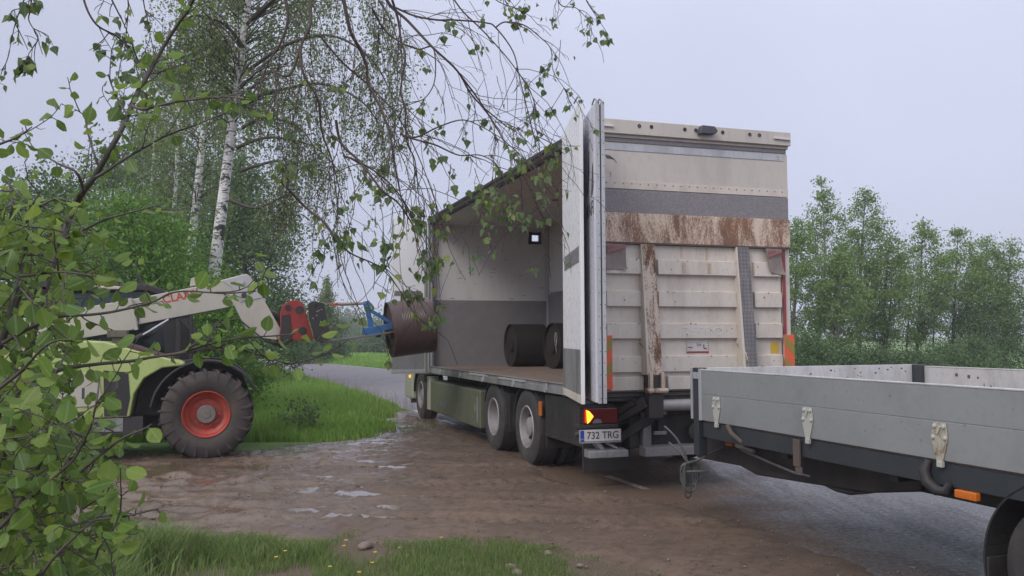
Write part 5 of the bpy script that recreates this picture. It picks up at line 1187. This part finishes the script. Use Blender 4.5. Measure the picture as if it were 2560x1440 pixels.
tree('leafy_tree', G(560, 33), topat(520, 380, 33), .14, 'dark broad tree behind the trunks of the two big birches', 'tree', None, 'leafdark', 'bark', .11, 24000, [(.08, 2.0), (.4, 2.6), (.75, 2.0), (1., .5)], 150, .5, .3)
tree('leafy_tree', G(260, 34), topat(290, 360, 34), .14, 'dark broad tree far left behind the slim birches', 'tree', None, 'leafdark', 'bark', .11, 20000, [(.08, 2.2), (.4, 2.8), (.75, 2.0), (1., .5)], 120, .55, .3)
tree('leafy_tree', G(400, 40), topat(410, 300, 40), .15, 'tall dark tree at the back of the birch grove', 'tree', None, 'leafdark', 'bark', .12, 15000, [(.08, 2.8), (.4, 3.2), (.75, 2.2), (1., .6)], 90, .6, .3)
tree('leafy_tree', G(40, 30), topat(30, 470, 30), .14, 'leafy tree at the left edge of the picture', 'tree', None, 'leafdark', 'bark', .10, 16000, [(.08, 1.8), (.4, 2.4), (.75, 1.8), (1., .5)], 100, .5, .3)
# --- middle distance beyond the bend
tree('birch_tree', G(783, 62), topat(815, 690, 62), .13, 'birch with weeping crown standing alone beyond the road bend', 'tree', None, 'leafmid', 'birchbark', .14, 9000, [(.25, .8), (.5, 1.2), (.8, .9), (1., .3)], 70, .3, .9, 1.6)
tree('leafy_tree', G(835, 64), topat(835, 790, 64), .10, 'small dark tree right of the lone weeping birch', 'tree', None, 'leafdark', 'bark', .14, 5000, [(.05, .9), (.4, 1.1), (.8, .7), (1., .3)], 50, .35, .3)
tree('leafy_bush', G(755, 60), topat(755, 835, 60), .06, 'bushy undergrowth at the foot of the lone weeping birch', 'bush', None, 'leafdark', 'bark', .13, 5000, [(.05, 1.0), (.5, 1.1), (1., .5)], 50, .3, .2)
for i, (x, y, Y, w) in enumerate([(930, 838, 90, 3.0), (905, 850, 95, 2.2), (960, 828, 88, 2.4), (880, 808, 150, 4.2), (985, 850, 110, 3.)]):
    lb = ['round dark shrub standing in the field beyond the road', 'low shrub left of the round dark shrub in the field', 'shrub at the right end of the clump, beside the hanging roll', 'hazy tall tree on the far side of the field', 'pale far tree just beside the truck cab'][i]
    tree('field_tree', G(x, Y), topat(x, y, Y), .12, lb, 'tree', None, 'leafdark', 'bark', .19, 5200, [(.03, w*.8), (.35, w), (.7, w*.8), (1., w*.3)], 55, w*.17, .2)
# --- far wood, hazy, one mass
V_, F_ = [], []
C = []
for k in range(240):
    x = rng.uniform(-120, -14); Y = rng.uniform(195, 225); h = rng.uniform(6, 10.5)*(1+.25*math.sin(x*.07)); c_ = np.array([x, Y, h*.5])
    C.append(c_+rng.normal(0, 1, (260, 3))*np.array([1.9, 1.5, h*.24]))
C = np.concatenate(C); C = C[C[:, 2] > 0]; V, F = leaf_quads(C, .75, .2)
tag(nbuild('far_wood', V, F, MAT['leafdark']), 'far hazy wood along the horizon beyond the fields', 'wood', kind='stuff')
# --- the row of aspens on the right
asp = [(2052, 452, 38, 1.0, 'tallest pointed aspen of the right row, next to the truck'), (1996, 560, 36, 1.15, 'aspen partly hidden behind the right edge of the truck'), (2165, 480, 39, 1.2, 'second tall aspen in the row, with a loose airy top'),
       (2225, 585, 38, 1.0, 'short aspen between the airy one and the third peak'), (2305, 560, 40, 1.3, 'broad aspen in the middle of the right row'), (2395, 578, 41, 1.2, 'aspen with wind-swept top right of the middle of the row'),
       (2466, 598, 42, 1.0, 'slim pointed aspen near the right end of the row'), (2528, 604, 42, 1.1, 'rightmost aspen at the picture edge'), (2100, 640, 36, 1.0, 'low leafy aspen filling the gap below the two tallest')]
for (x, y, Y, w, lb) in asp:
    b_ = G(x-18, Y); t_ = topat(x, y, Y)
    tree('aspen_tree', b_, t_, .09, lb, 'tree', 'row of aspens on the right', 'leafasp', 'barkpale' if x < 2120 else 'bark', .105, 7800, [(.20, .25*w), (.38, .8*w), (.55, 1.15*w), (.75, .9*w), (.9, .5*w), (1.02, .06)], 135, .20, .1, limb_up=.9, sweep=(.12, 0))
extra = [(2080, 905, 37), (2145, 905, 38), (2205, 905, 38), (2262, 905, 39), (2335, 905, 40), (2430, 905, 41)]
for i, (x, y, Y) in enumerate(extra):
    b_ = G(x, Y); t_ = topat(x+25, 640, Y)
    tree('young_aspen', b_, t_, .05, '%s thin young aspen stem counted from the truck along the row' % ['first', 'second', 'third', 'fourth', 'fifth', 'last'][i], 'tree', 'thin young aspens in the right row', 'leafasp', 'bark', .10, 1900, [(.3, .4), (.6, .8), (.85, .6), (1., .2)], 30, .25, .1, limb_up=.8)
for i, (x, y, Y, w, lb) in enumerate([(2010, 835, 33, 1.0, 'dark shrub at the foot of the row beside the truck'), (2110, 884, 34, 1.0, 'low shrub under the tall aspens'), (2225, 886, 36, 1.2, 'low shrub under the middle aspens'), (2375, 868, 36, 1.0, 'shrub below the wind-swept aspen'),
                                      (2460, 760, 40, 1.6, 'dark dense shrub near the right end of the row'), (2560, 780, 40, 1.5, 'dark shrub at the right picture edge'), (2300, 884, 35, 1.2, 'lowest shrub just above the trailer side'), (2165, 880, 35, .9, 'shrub between the two low ones under the tall aspens'), (2425, 850, 37, 1.0, 'shrub left of the dark dense one near the right end'), (2050, 868, 34, 1.0, 'shrub right of the dark one beside the truck')]):
    tree('leafy_shrub', G(x, Y), topat(x, y, Y), .05, lb, 'bush', 'shrubs under the right row', 'leafdark', 'bark', .095, 5200, [(.03, w*.9), (.5, w), (1., w*.4)], 55, .28, .2)

# --- near birch: trunk out of frame on the left, limbs arching overhead, bare drooping twigs with few leaves
nb = empty('birch_tree', (-3.4, 2.4, 0)); NB = np.array([-3.4, 2.4, 0.])
tag(nb, 'near birch whose thin drooping twigs with few leaves hang across the top', 'tree')
V, F = tubes_np([(curve([(0, 0, -.05), (.05, 0, 2), (0, .1, 5), (.1, 0, 9)]), np.linspace(.17, .05, 19))], 14); nbuild('trunk', V, F, MAT['birchbark'], nb, smooth=True)
arches = [
 ([(930, -120), (967, 0), (1020, 53), (1080, 117), (1143, 177), (1187, 247), (1267, 317)], 3.9, .0085),
 ([(1143, 177), (1190, 240), (1230, 300), (1270, 370), (1310, 440), (1345, 520)], 3.9, .0045),
 ([(990, 20), (1037, 40), (1093, 50), (1133, 50), (1213, 57), (1240, 70), (1283, 130), (1300, 200), (1320, 280), (1340, 360)], 4.1, .0055),
 ([(1240, 68), (1263, 55), (1310, 63), (1350, 93), (1377, 123), (1383, 177), (1410, 220)], 4.1, .004),
 ([(960, -60), (993, 40), (1003, 103), (1013, 143), (1002, 227), (1012, 267), (1017, 353), (1037, 400), (1045, 470)], 3.6, .006),
 ([(850, -60), (873, 67), (900, 123), (917, 167), (920, 207), (947, 260), (973, 327), (985, 400), (1000, 480)], 3.4, .008),
 ([(780, -60), (777, 20), (775, 67), (753, 117), (757, 180), (795, 250), (805, 330), (830, 400), (850, 480)], 3.3, .0075),
 ([(753, 117), (730, 180), (710, 190), (680, 180), (650, 200)], 3.3, .006),
 ([(930, 20), (960, 73), (1003, 107), (1047, 123), (1083, 120), (1087, 200), (1060, 247), (1017, 260), (990, 300)], 3.7, .0042),
 ([(1000, 335), (1040, 343), (1097, 317), (1157, 300), (1210, 320), (1260, 350)], 3.6, .0045),
 ([(1007, 340), (1050, 352), (1090, 363), (1147, 388), (1200, 388), (1240, 410), (1262, 450)], 3.5, .0045),
 ([(840, 300), (853, 358), (891, 396), (923, 434), (958, 479), (996, 508), (1030, 560), (1040, 600)], 3.3, .006),
 ([(700, 450), (763, 517), (811, 556), (843, 600), (875, 632), (926, 655), (968, 674)], 3.2, .0055),
 ([(860, 390), (887, 400), (940, 430), (985, 470), (1020, 520), (1050, 580)], 3.4, .0045),
 ([(800, 90), (860, 160), (930, 220), (1000, 300), (1050, 400), (1080, 480)], 3.8, .005),
 ([(1100, -60), (1150, 20), (1210, 80), (1280, 160), (1330, 240), (1350, 320)], 4.2, .0045),
 ([(700, -60), (720, 40), (700, 110), (670, 160), (640, 260), (650, 340)], 3.0, .006),
 ([(1380, -60), (1400, 10), (1440, 20), (1470, 50)], 4.4, .004), ([(1440, -60), (1465, 0), (1490, 40)], 4.4, .0035), ([(1180, -60), (1240, 0), (1290, 20)], 4.3, .004), ([(1230, -60), (1262, 0), (1285, 30)], 4.2, .004),
 ([(200, -80), (210, 0), (240, 60), (290, 90), (330, 130), (345, 190)], 2.9, .0045), ([(240, -80), (290, 20), (310, 60), (330, 110)], 2.9, .0035), ([(300, -80), (320, 0), (318, 60), (310, 130)], 3.0, .003),
 ([(90, -80), (60, 0), (38, 60), (24, 125)], 2.8, .003), ([(70, -80), (78, 10), (72, 50), (95, 90), (88, 110)], 2.8, .003), ([(350, -80), (360, 10), (375, 90), (350, 150)], 3.2, .003),
]
LB = []; LC = []; LD = []; LS = []
def twig(p, d, l, r, dens, depth=0, big=1.):
    """a twig that bends down under its weight; leaves gather toward the tip"""
    n_ = max(5, int(l/.055)); P = [p]; v = d/np.linalg.norm(d); st = l/n_; kick = rng.normal(0, .25, 3)
    for i in range(n_):
        v = v+np.array([0, 0, -1.])*(.10+.10*i/n_)+rng.normal(0, .16, 3)+kick*.03; v /= np.linalg.norm(v); P.append(P[-1]+v*st)
    P = np.array(P); LB.append((P-NB, np.linspace(r, max(.0011, r*.35), len(P))))
    if depth < 2:
        for i in range(1, n_):
            if rng.random() < (.34 if depth == 0 else .16):
                dv = (P[i]-P[i-1])/st+rng.normal(0, .75, 3)*np.array([1, .7, .8]); twig(P[i], dv, l*rng.uniform(.22, .55), r*.55, dens, depth+1, big)
    for i in range(2, n_+1):
        pr_ = dens*(.10+.9*(i/n_)**3)
        if rng.random() < pr_:
            for _ in range(rng.integers(1, 4)):
                pd = rng.normal(0, 1, 3); pd[2] = -abs(pd[2])*.9-.3; pd /= np.linalg.norm(pd); pl = rng.uniform(.012, .024)*big
                q = P[i]+pd*pl; LB.append((np.array([P[i], q])-NB, np.array([.0009, .0007])))
                LC.append(q); ld = pd*.6+np.array([0, 0, -1.1])+rng.normal(0, .45, 3); LD.append(ld/np.linalg.norm(ld)); LS.append(rng.uniform(.020, .044)*big)
for pts, Y, r in arches:
    P3 = curve([at(x, y, Y+.05*math.sin(x*.02+y*.01)) for x, y in pts], 6)
    LB.append((P3-NB, np.linspace(r, r*.35, len(P3))))
    ln_ = np.linalg.norm(np.diff(P3, axis=0), axis=1).sum(); low = pts[-1][1]
    for _ in range(int(ln_*(12 if low > 300 else 18))):
        i = rng.integers(2, len(P3)); d = P3[i]-P3[i-1]; d = d/np.linalg.norm(d)+rng.normal(0, .6, 3)*np.array([1, .8, .6])
        l_ = rng.uniform(.12, .55)*(1. if low > 250 else .45)
        if pts[0][0] < 420 and pts[0][1] < 0: l_ *= .45
        twig(P3[i], d, l_, .0019, .12 if pts[0][0] > 420 else .25)
    twig(P3[-1], P3[-1]-P3[-2], rng.uniform(.1, .3)*(1 if low > 250 else .5), .0018, .6)
# leafy ends hanging in front of the truck opening
for (x, y, Y, n_) in [(860, 600, 3.2, 9), (910, 640, 3.2, 10), (968, 690, 3.2, 9), (935, 560, 3.2, 8), (1030, 560, 3.3, 8), (1065, 600, 3.4, 7), (1110, 610, 3.4, 5), (1150, 650, 3.4, 3), (1245, 520, 3.6, 6), (1290, 535, 3.6, 4), (1360, 385, 3.8, 6), (1210, 590, 3.5, 6), (700, 370, 3., 6), (745, 400, 3., 6), (840, 560, 3.1, 5), (985, 610, 3.2, 6), (790, 640, 3.2, 4),
                      (1195, 480, 3.5, 5), (1150, 470, 3.5, 5), (1090, 520, 3.4, 5), (930, 440, 3.3, 8), (900, 480, 3.3, 6), (1240, 250, 3.9, 5), (1330, 310, 4., 5), (1400, 160, 4.1, 5), (1370, 40, 4.4, 6), (1230, 30, 4.2, 5), (1030, 330, 3.6, 8), (1080, 300, 3.6, 7), (1130, 320, 3.7, 6)]:
    p = at(x+rng.normal(0, 15), y-60, Y); twig(p, np.array([rng.normal(0, .3), 0, -1]), .15, .0016, .5)
    for _ in range(int(n_*.6)):
        q = at(x+rng.normal(0, 24), y+rng.normal(0, 24), Y+rng.normal(0, .05)); LC.append(q); ld = np.array([rng.normal(0, .5), rng.normal(0, .5), -1.]); LD.append(ld/np.linalg.norm(ld)); LS.append(rng.uniform(.022, .044))
# overhead limbs joining the trunk to the arches, above the frame
for (x, y, Y) in [(930, -120, 3.9), (850, -60, 3.4), (780, -60, 3.3), (1100, -60, 4.2), (200, -80, 2.9), (1380, -60, 4.4), (300, -80, 3.0), (90, -80, 2.8)]:
    e = at(x, y, Y); cv = curve([NB+[0, .1, 3.9+.2*Y], [(NB[0]+e[0])/2, (NB[1]+e[1])/2, e[2]+.75], e+[-.08, 0, .20], e], 6); LB.append((cv-NB, np.linspace(.035, .009, len(cv))))
V, F = tubes_np(LB, 5); nbuild('branches', V, F, MAT['twig'], nb)
LC = np.array(LC); LD = np.array(LD); LS = np.array(LS)[:, None]
r_ = rng.normal(0, 1, LC.shape); s_ = np.cross(LD, r_); s_ /= np.linalg.norm(s_, axis=1)[:, None]
V, F = leaf_shape(LC, LD, s_, LS, 'birch'); nbuild('leaves', V-NB, F, MAT['leafbirch'], nb, smooth=False, uv=LEAFUV[0])
print('near birch leaves', len(LC), 'branches', len(LB))

# --- near alder bush on the left
BB = np.array([-1.5, 2.1, 0.]); bush = empty('alder_bush', tuple(BB)); tag(bush, 'large-leaved green bush close in front, filling the left edge', 'bush')
stems = [
 ([(-120, 1500), (20, 1100), (100, 760), (174, 547), (207, 480), (233, 447), (270, 383), (307, 317), (343, 233), (370, 187), (403, 127), (443, 63), (473, 20), (510, -60)], 2.2, .011),
 ([(233, 447), (270, 425), (307, 400), (370, 363), (413, 340), (467, 320), (520, 300), (580, 275)], 2.15, .0045),
 ([(330, 265), (360, 273), (427, 257), (500, 247), (567, 240), (630, 225)], 2.1, .004),
 ([(-60, 385), (0, 360), (43, 343), (80, 317)], 2.0, .004), ([(210, 475), (190, 430), (147, 410), (103, 383), (85, 370)], 2.15, .004),
 ([(247, 417), (233, 377), (220, 333), (210, 290), (187, 273)], 2.15, .003), ([(320, 290), (295, 250), (280, 215), (270, 185)], 2.15, .003), ([(370, 187), (345, 150), (330, 110)], 2.2, .003),
 ([(110, 720), (139, 634), (153, 603), (208, 575), (267, 547), (330, 530), (385, 515)], 2.0, .005), ([(-60, 900), (20, 850), (89, 813), (147, 791), (222, 787), (289, 778), (378, 756), (444, 729), (560, 733), (640, 728)], 1.9, .0045),
 ([(60, 960), (150, 925), (236, 911), (333, 902), (378, 893), (444, 884), (520, 872), (579, 869), (650, 888), (719, 909), (741, 905)], 1.9, .0045),
 ([(444, 884), (520, 860), (600, 845), (680, 840), (740, 835)], 1.9, .003), ([(200, 1180), (260, 1130), (311, 1093), (355, 1075), (380, 1060)], 1.6, .003),
 ([(30, 1290), (107, 1222), (147, 1182), (213, 1102), (240, 1010), (250, 930)], 1.7, .004), ([(-80, 1380), (0, 1318), (51, 1267), (145, 1185), (191, 1139), (230, 1060)], 1.6, .005),
 ([(-20, 1250), (51, 1322), (86, 1392), (98, 1480)], 1.7, .004), ([(98, 1330), (176, 1314), (240, 1300), (312, 1291), (398, 1271)], 1.7, .003), ([(60, 1500), (130, 1400), (200, 1330), (260, 1280)], 1.7, .004),
 ([(-100, 1100), (-20, 900), (30, 760), (60, 640), (70, 540), (100, 480)], 1.9, .007), ([(-80, 800), (0, 640), (30, 520), (20, 450)], 2.1, .006), ([(70, 540), (130, 500), (180, 505)], 1.95, .003),
 ([(-40, 1000), (50, 930), (120, 860), (180, 850)], 1.5, .004), ([(-40, 700), (60, 690), (150, 680), (240, 690)], 1.8, .004),
]
SB = []; SC = []; SD = []; SZ = []
def bleaf(p, d, sz):
    pl = rng.uniform(.006, .014); q = p+d*pl; SB.append((np.array([p, q])-BB, np.array([.0013, .001]))); SC.append(q)
    e = d*.8+rng.normal(0, .35, 3)+np.array([0, 0, -.25]); SD.append(e/np.linalg.norm(e)); SZ.append(sz*rng.uniform(.75, 1.25))
def leafy(P, step, sz, start=0.):
    s_ = 0; side_ = 1; tot = np.linalg.norm(np.diff(P, axis=0), axis=1).sum(); acc = 0
    for i in range(1, len(P)):
        seg_ = P[i]-P[i-1]; l_ = np.linalg.norm(seg_); t = seg_/(l_+1e-9); acc += l_; s_ += l_
        while s_ > step:
            s_ -= step; side_ = -side_
            if acc/tot < start: continue
            n_ = np.cross(t, rng.normal(0, 1, 3)*.5+np.array([0, 1, .2])); n_ /= np.linalg.norm(n_); d = t*.6+n_*side_+rng.normal(0, .25, 3); bleaf(P[i], d/np.linalg.norm(d), sz*rng.uniform(.6, 1.25))
for k, (pts, Y, r) in enumerate(stems):
    P3 = curve([at(x, y, Y+.06*math.sin(x*.013+y*.02)) for x, y in pts], 7); SB.append((P3-BB, np.linspace(r, max(.0014, r*.3), len(P3))))
    leafy(P3, .030, .032, .42 if k == 0 else .12)
    ln_ = np.linalg.norm(np.diff(P3, axis=0), axis=1).sum()
    for _ in range(int(ln_*(6 if r < .0035 else 9))):
        i = rng.integers(len(P3)//4, len(P3)); d = (P3[i]-P3[i-1]); d = d/np.linalg.norm(d)+rng.normal(0, .7, 3); d /= np.linalg.norm(d); l_ = rng.uniform(.05, .16); m_ = 6; Q = [P3[i]]
        for _j in range(m_): d = d+rng.normal(0, .12, 3)+np.array([0, 0, .03]); d /= np.linalg.norm(d); Q.append(Q[-1]+d*l_/m_)
        Q = np.array(Q); SB.append((Q-BB, np.linspace(.0016, .0009, len(Q)))); leafy(Q, .024, .030)
MASK = [(-160, 440), (60, 470), (150, 500), (240, 540), (300, 640), (300, 700), (215, 760), (160, 850), (185, 940), (215, 1010), (300, 1060), (345, 1110), (315, 1180), (290, 1250), (330, 1330), (300, 1440), (320, 1560), (-160, 1560)]
cnt = 0
while cnt < 470:
    x = rng.uniform(-160, 350); y = rng.uniform(440, 1560)
    if polysd(np.array([x]), np.array([y]), MASK)[0] < 8: continue
    Y = rng.uniform(1.65, 2.9) if x < 140 else rng.uniform(1.6, 2.4)
    if polysd(np.array([x]), np.array([y]), MASK)[0] < 60 and rng.random() < .35: continue
    p = at(x, y, Y); d = rng.normal(0, 1, 3)*np.array([1, .8, .6])+np.array([.3, 0, .3]); d /= np.linalg.norm(d); l_ = rng.uniform(.10, .24); m_ = 7; Q = [p]
    for _j in range(m_): d = d+rng.normal(0, .12, 3); d /= np.linalg.norm(d); Q.append(Q[-1]+d*l_/m_)
    px, py = proj(Q[-1]); cnt += 1
    if polysd(np.array([px]), np.array([py]), MASK)[0] < -25: continue
    Q = np.array(Q); SB.append((Q-BB, np.linspace(.0022, .001, len(Q)))); leafy(Q, .024, .037)
for k in range(7):   # main stems down to the root
    a = at([40, -60, 100, 20, -100, 60, -40][k], [900, 1000, 1150, 1250, 900, 700, 1300][k], [2.2, 2.4, 1.9, 1.8, 2.0, 2.1, 1.7][k])
    cv = curve([BB+[.05*k-.15, .04*k, -.02], BB+(a-BB)*.5+[-.05, 0, .1], a], 6); SB.append((cv-BB, np.linspace(.014, .008, len(cv))))
V, F = tubes_np(SB, 6); nbuild('stems', V, F, MAT['twig2'], bush, smooth=True)
SC = np.array(SC); SD = np.array(SD); SZ = np.array(SZ)[:, None]
up = np.array([0, -.45, 1.])+rng.normal(0, .55, SC.shape); s_ = np.cross(SD, up); s_ /= np.linalg.norm(s_, axis=1)[:, None]
V, F = leaf_shape(SC, SD, s_, SZ, 'ovate'); nbuild('leaves', V-BB, F, MAT['leafnear'], bush, smooth=False, uv=LEAFUV[0])
print('bush leaves', len(SC))

# ================================================================== GRASS
def blades(X, Y, h, w, lean=.35, Z=0.):
    n_ = len(X); a = rng.uniform(0, 2*math.pi, n_); b = rng.uniform(0, 2*math.pi, n_)
    dx, dy = np.cos(a)*w, np.sin(a)*w; lx, ly = np.cos(b)*lean*h*rng.random(n_), np.sin(b)*lean*h*rng.random(n_)
    z0 = np.zeros(n_)-.015+Z
    V = np.stack([np.stack([X-dx, Y-dy, z0], 1), np.stack([X+dx, Y+dy, z0], 1), np.stack([X+dx*.8+lx*.3, Y+dy*.8+ly*.3, h*.55+Z], 1), np.stack([X-dx*.8+lx*.3, Y-dy*.8+ly*.3, h*.55+Z], 1), np.stack([X+lx, Y+ly, h+Z], 1)], 1).reshape(-1, 3)
    o = np.arange(n_)[:, None]*5
    F = np.concatenate([o+np.array([0, 1, 2]), o+np.array([0, 2, 3]), o+np.array([3, 2, 4])]); return V, F
def mudsd(x, y):
    i = np.clip(((x-gx[0])/.04).astype(int), 0, nx-1); j = np.clip(((y-gy[0])/.04).astype(int), 0, ny-1); s_ = sdm[j, i].copy()
    s_[(x < gx[0]) | (x > gx[-1]) | (y < gy[0]) | (y > gy[-1])] = -9; return s_
LPa = np.array(LP)
def roadside(x, y):                         # >0 left of the road edge
    xe = np.interp(y, LPa[:, 1], LPa[:, 0]); return xe-x
# near verge
n_ = 170000; x = rng.uniform(-4.2, 1.6, n_); y = rng.uniform(5.4, 8.6, n_)
d = fbm(x*1.6, y*1.6, 4, 61); s_ = mudsd(x, y)
k = (s_ < .10-.25*rng.random(n_)) & (rng.random(n_) < np.clip((d-.43)*6+np.clip(-x*.24-.1, -.5, .5), 0.05, 1)) & (roadside(x, y) > -.2)
x, y, d, s_ = x[k], y[k], d[k], s_[k]
h = (.022+.06*np.clip(d-.35, 0, 1)+np.clip((-x-1.0)*.13, 0, .24)*np.clip((7.8-y)*.9, 0, 1)*np.clip(fbm(x*2.3, y*2.3, 3, 66)*2.2-.5, .1, 1))*rng.uniform(.3, 1.5, len(x))*np.clip(.45-s_*1.6, .3, 1)
h = np.maximum(h, .014); V, F = blades(x, y, h, .0016+h*.008, 1.1); V0, F0 = V, F
tag(nbuild('grass_verge', V, F, MAT['grassnear']), 'short green grass on the near verge at the bottom edge', 'grass', kind='stuff')
# tall roadside grass in the fork between track and road
n_ = 230000; y = 13+42*rng.random(n_)**1.9; x = rng.uniform(-22, 0, n_)
xe = np.interp(y, LPa[:, 1], LPa[:, 0]); x = xe-.12-(rng.random(n_)**1.2)*np.minimum(14, 6+y*.3)
s_ = mudsd(x, y); k = (s_ < .05-.2*rng.random(n_)) & ((y > 17) | (x < -2.0)) & ~((np.abs(x+5.2) < 2.0) & (np.abs(y-13.4) < 1.2)); x, y, s_ = x[k], y[k], s_[k]
d = fbm(x*.7, y*.7, 4, 71); e = np.clip(-s_/1.4, 0, 1); er = np.clip(roadside(x, y)/.8, .25, 1)
h = (.12+.30*d)*(.22+.78*e)*er*rng.uniform(.55, 1.35, len(x)); V, F = blades(x, y, h, .0028+.00034*y, .7)
tag(nbuild('tall_grass', V, F, MAT['grassmid']), 'tall light green roadside grass between the muddy track and the road', 'grass', kind='stuff')
n_ = 60000; y = 22+80*rng.random(n_)**1.4; xr = np.interp(y, np.array(RP)[:, 1], np.array(RP)[:, 0]); x = xr+.1+rng.random(n_)**1.5*16
h = .35*rng.uniform(.5, 1.3, n_)*np.clip((x-xr)*.8, .25, 1); V, F = blades(x, y, h, .006+.0006*y, .5)
tag(nbuild('field_grass', V, F, MAT['grassmid']), 'grass strip and field on the far side of the road', 'grass', kind='stuff')
# grass tufts on the muddy ground and reddish seed heads
n_ = 9000; x = rng.uniform(-3.4, -1.4, n_); y = rng.uniform(12.2, 17.5, n_); d = fbm(x*1.4, y*1.4, 3, 81); s_ = mudsd(x, y)
k = (d > .60) & (s_ > 0) & (s_ < .9); x, y = x[k], y[k]; V, F = blades(x, y, rng.uniform(.02, .07, len(x)), .004, .9)
if len(x): tag(nbuild('sparse_grass', V, F, MAT['grassnear']), 'sparse grass tufts growing in the muddy ground', 'grass', kind='stuff')
n_ = 900; y = rng.uniform(17, 34, n_); x = np.interp(y, LPa[:, 1], LPa[:, 0])-.3-rng.random(n_)**1.5*2.6; h = rng.uniform(.35, .62, n_)
V, F = blades(x, y, h, .0022, .4); tag(nbuild('seed_grass', V, F, leafmat('seed heads', [(.22, .15, .10), (.26, .20, .12), (.18, .16, .09)], .2, .6)), 'thin reddish seed heads above the roadside grass', 'grass', kind='stuff')
# weeds behind the wheel
tree('weed_clump', (-3.75, 15.6, 0), (-3.7, 15.6, .62), .01, 'dark leafy weed clump growing behind the front wheel', 'plant', None, 'leafdark', 'bark', .07, 420, [(.1, .25), (.6, .35), (1., .2)], 16, .12, .1)
# buttercups
def flower(x, y, h, label):
    root = empty('buttercup', (x, y, 0)); mb = MB().tube([(0, 0, -.01), (.006, 0, h*.5), (0, .004, h)], .0016, 5); build('stem', mb, MAT['grassnear'], root)
    mb = MB()
    for k in range(5):
        a = 2*math.pi*k/5; c, s2 = math.cos(a), math.sin(a); e = .010
        P = [(0, 0, h), (c*e-s2*e*.6, s2*e+c*e*.6, h+.005), (c*e*1.7, s2*e*1.7, h+.009), (c*e+s2*e*.6, s2*e-c*e*.6, h+.005)]; mb.add(P, [(0, 1, 2, 3)])
    mb.lathe([(0, .004), (.004, .003)], (0, 0, h), 'z', 8); build('blossom', mb, MAT['petal'], root)
    tag(root, label, 'flower', 'yellow buttercups in the near grass'); return root
pl_ = [((865, 1352), 'upper'), ((860, 1366), 'lower'), ((713, 1379), 'leftmost'), ((690, 1394), ''), ((938, 1382), ''), ((931, 1408), ''), ((825, 1418), ''), ((898, 1432), ''), ((305, 1337), ''), ((1103, 1345), '')]
lbs = ['yellow buttercup on top of the pair beside the stones', 'yellow buttercup just under the topmost one of the pair', 'yellow buttercup left of the pair, nearest the tall grass tufts', 'small pale yellow buttercup low beside the tall grass tufts', 'yellow buttercup right of the stone pair, upper one',
       'yellow buttercup right of the stone pair, lower one', 'yellow buttercup near the bottom edge, left of the lowest', 'lowest yellow buttercup at the bottom edge', 'orange-yellow buttercup among the tall grass beside the alder leaves', 'single yellow buttercup standing apart on the right']
for ((px, py), _), lb in zip(pl_, lbs):
    d = FW+RX*(px-1280)/FPX+RU*(720-py)/FPX; h = rng.uniform(.09, .15); P = CP+d*(h-CAMH)/d[2]; flower(P[0], P[1], h, lb)
# stones in the verge
def stone(px, py, r, label):
    d = FW+RX*(px-1280)/FPX+RU*(720-py)/FPX; P = CP+d*(-CAMH)/d[2]
    import bmesh
    bm = bmesh.new(); bmesh.ops.create_icosphere(bm, subdivisions=3, radius=1)
    sd_ = rng.uniform(0, 50)
    for v in bm.verts:
        q = v.co; k = 1+.22*(float(fbm(np.array(q.x*1.3+sd_), np.array(q.y*1.3+q.z), 3, 9))-.5)*2; v.co = Vector((q.x*r*k, q.y*r*.7*k, q.z*r*.45*k))
    me = bpy.data.meshes.new('stone'); bm.to_mesh(me); bm.free(); me.materials.append(MAT['stone']); me.polygons.foreach_set('use_smooth', [True]*len(me.polygons))
    o = bpy.data.objects.new('stone', me); COL.objects.link(o); o.location = (P[0], P[1], r*.12); o.rotation_euler = (0, 0, rng.uniform(0, 3)); tag(o, label, 'stone', 'stones in the grassy verge')
for a in [(912, 1368, .075, 'biggest rounded brown stone in the verge, beside the buttercups'), (733, 1362, .05, 'pinkish stone in the verge left of the buttercups'), (1152, 1256, .045, 'grey stone standing up on the muddy track'), (1277, 1420, .05, 'flat grey stone in the grass near the bottom edge'),
          (1450, 1415, .035, 'small tan stone at the right end of the grass'), (1370, 1385, .045, 'tan stone in the grass left of the bare patch'), (660, 1352, .03, 'small stone at the mud edge left of the pinkish stone'), (1295, 1436, .06, 'tan stone cut by the bottom edge'), (1000, 1372, .03, 'small stone right of the biggest brown stone')]: stone(*a)

# ================================================================== HAZE
hz = MB().box(-280, 280, -8, 330, -1.5, 34)
n = NT('haze air'); n.t.nodes.remove(n.b)
pv = nn(n.t, 'ShaderNodeVolumePrincipled'); pv.inputs['Color'].default_value = (.92, .94, 1., 1); pv.inputs['Density'].default_value = .0015; pv.inputs['Anisotropy'].default_value = .1
n.link(pv.outputs[0], n.out.inputs['Volume'])
tag(build('haze', hz, n.m), 'thin pale mist in the damp air over the fields', 'haze', kind='stuff')
for m in bpy.data.materials:
    pass
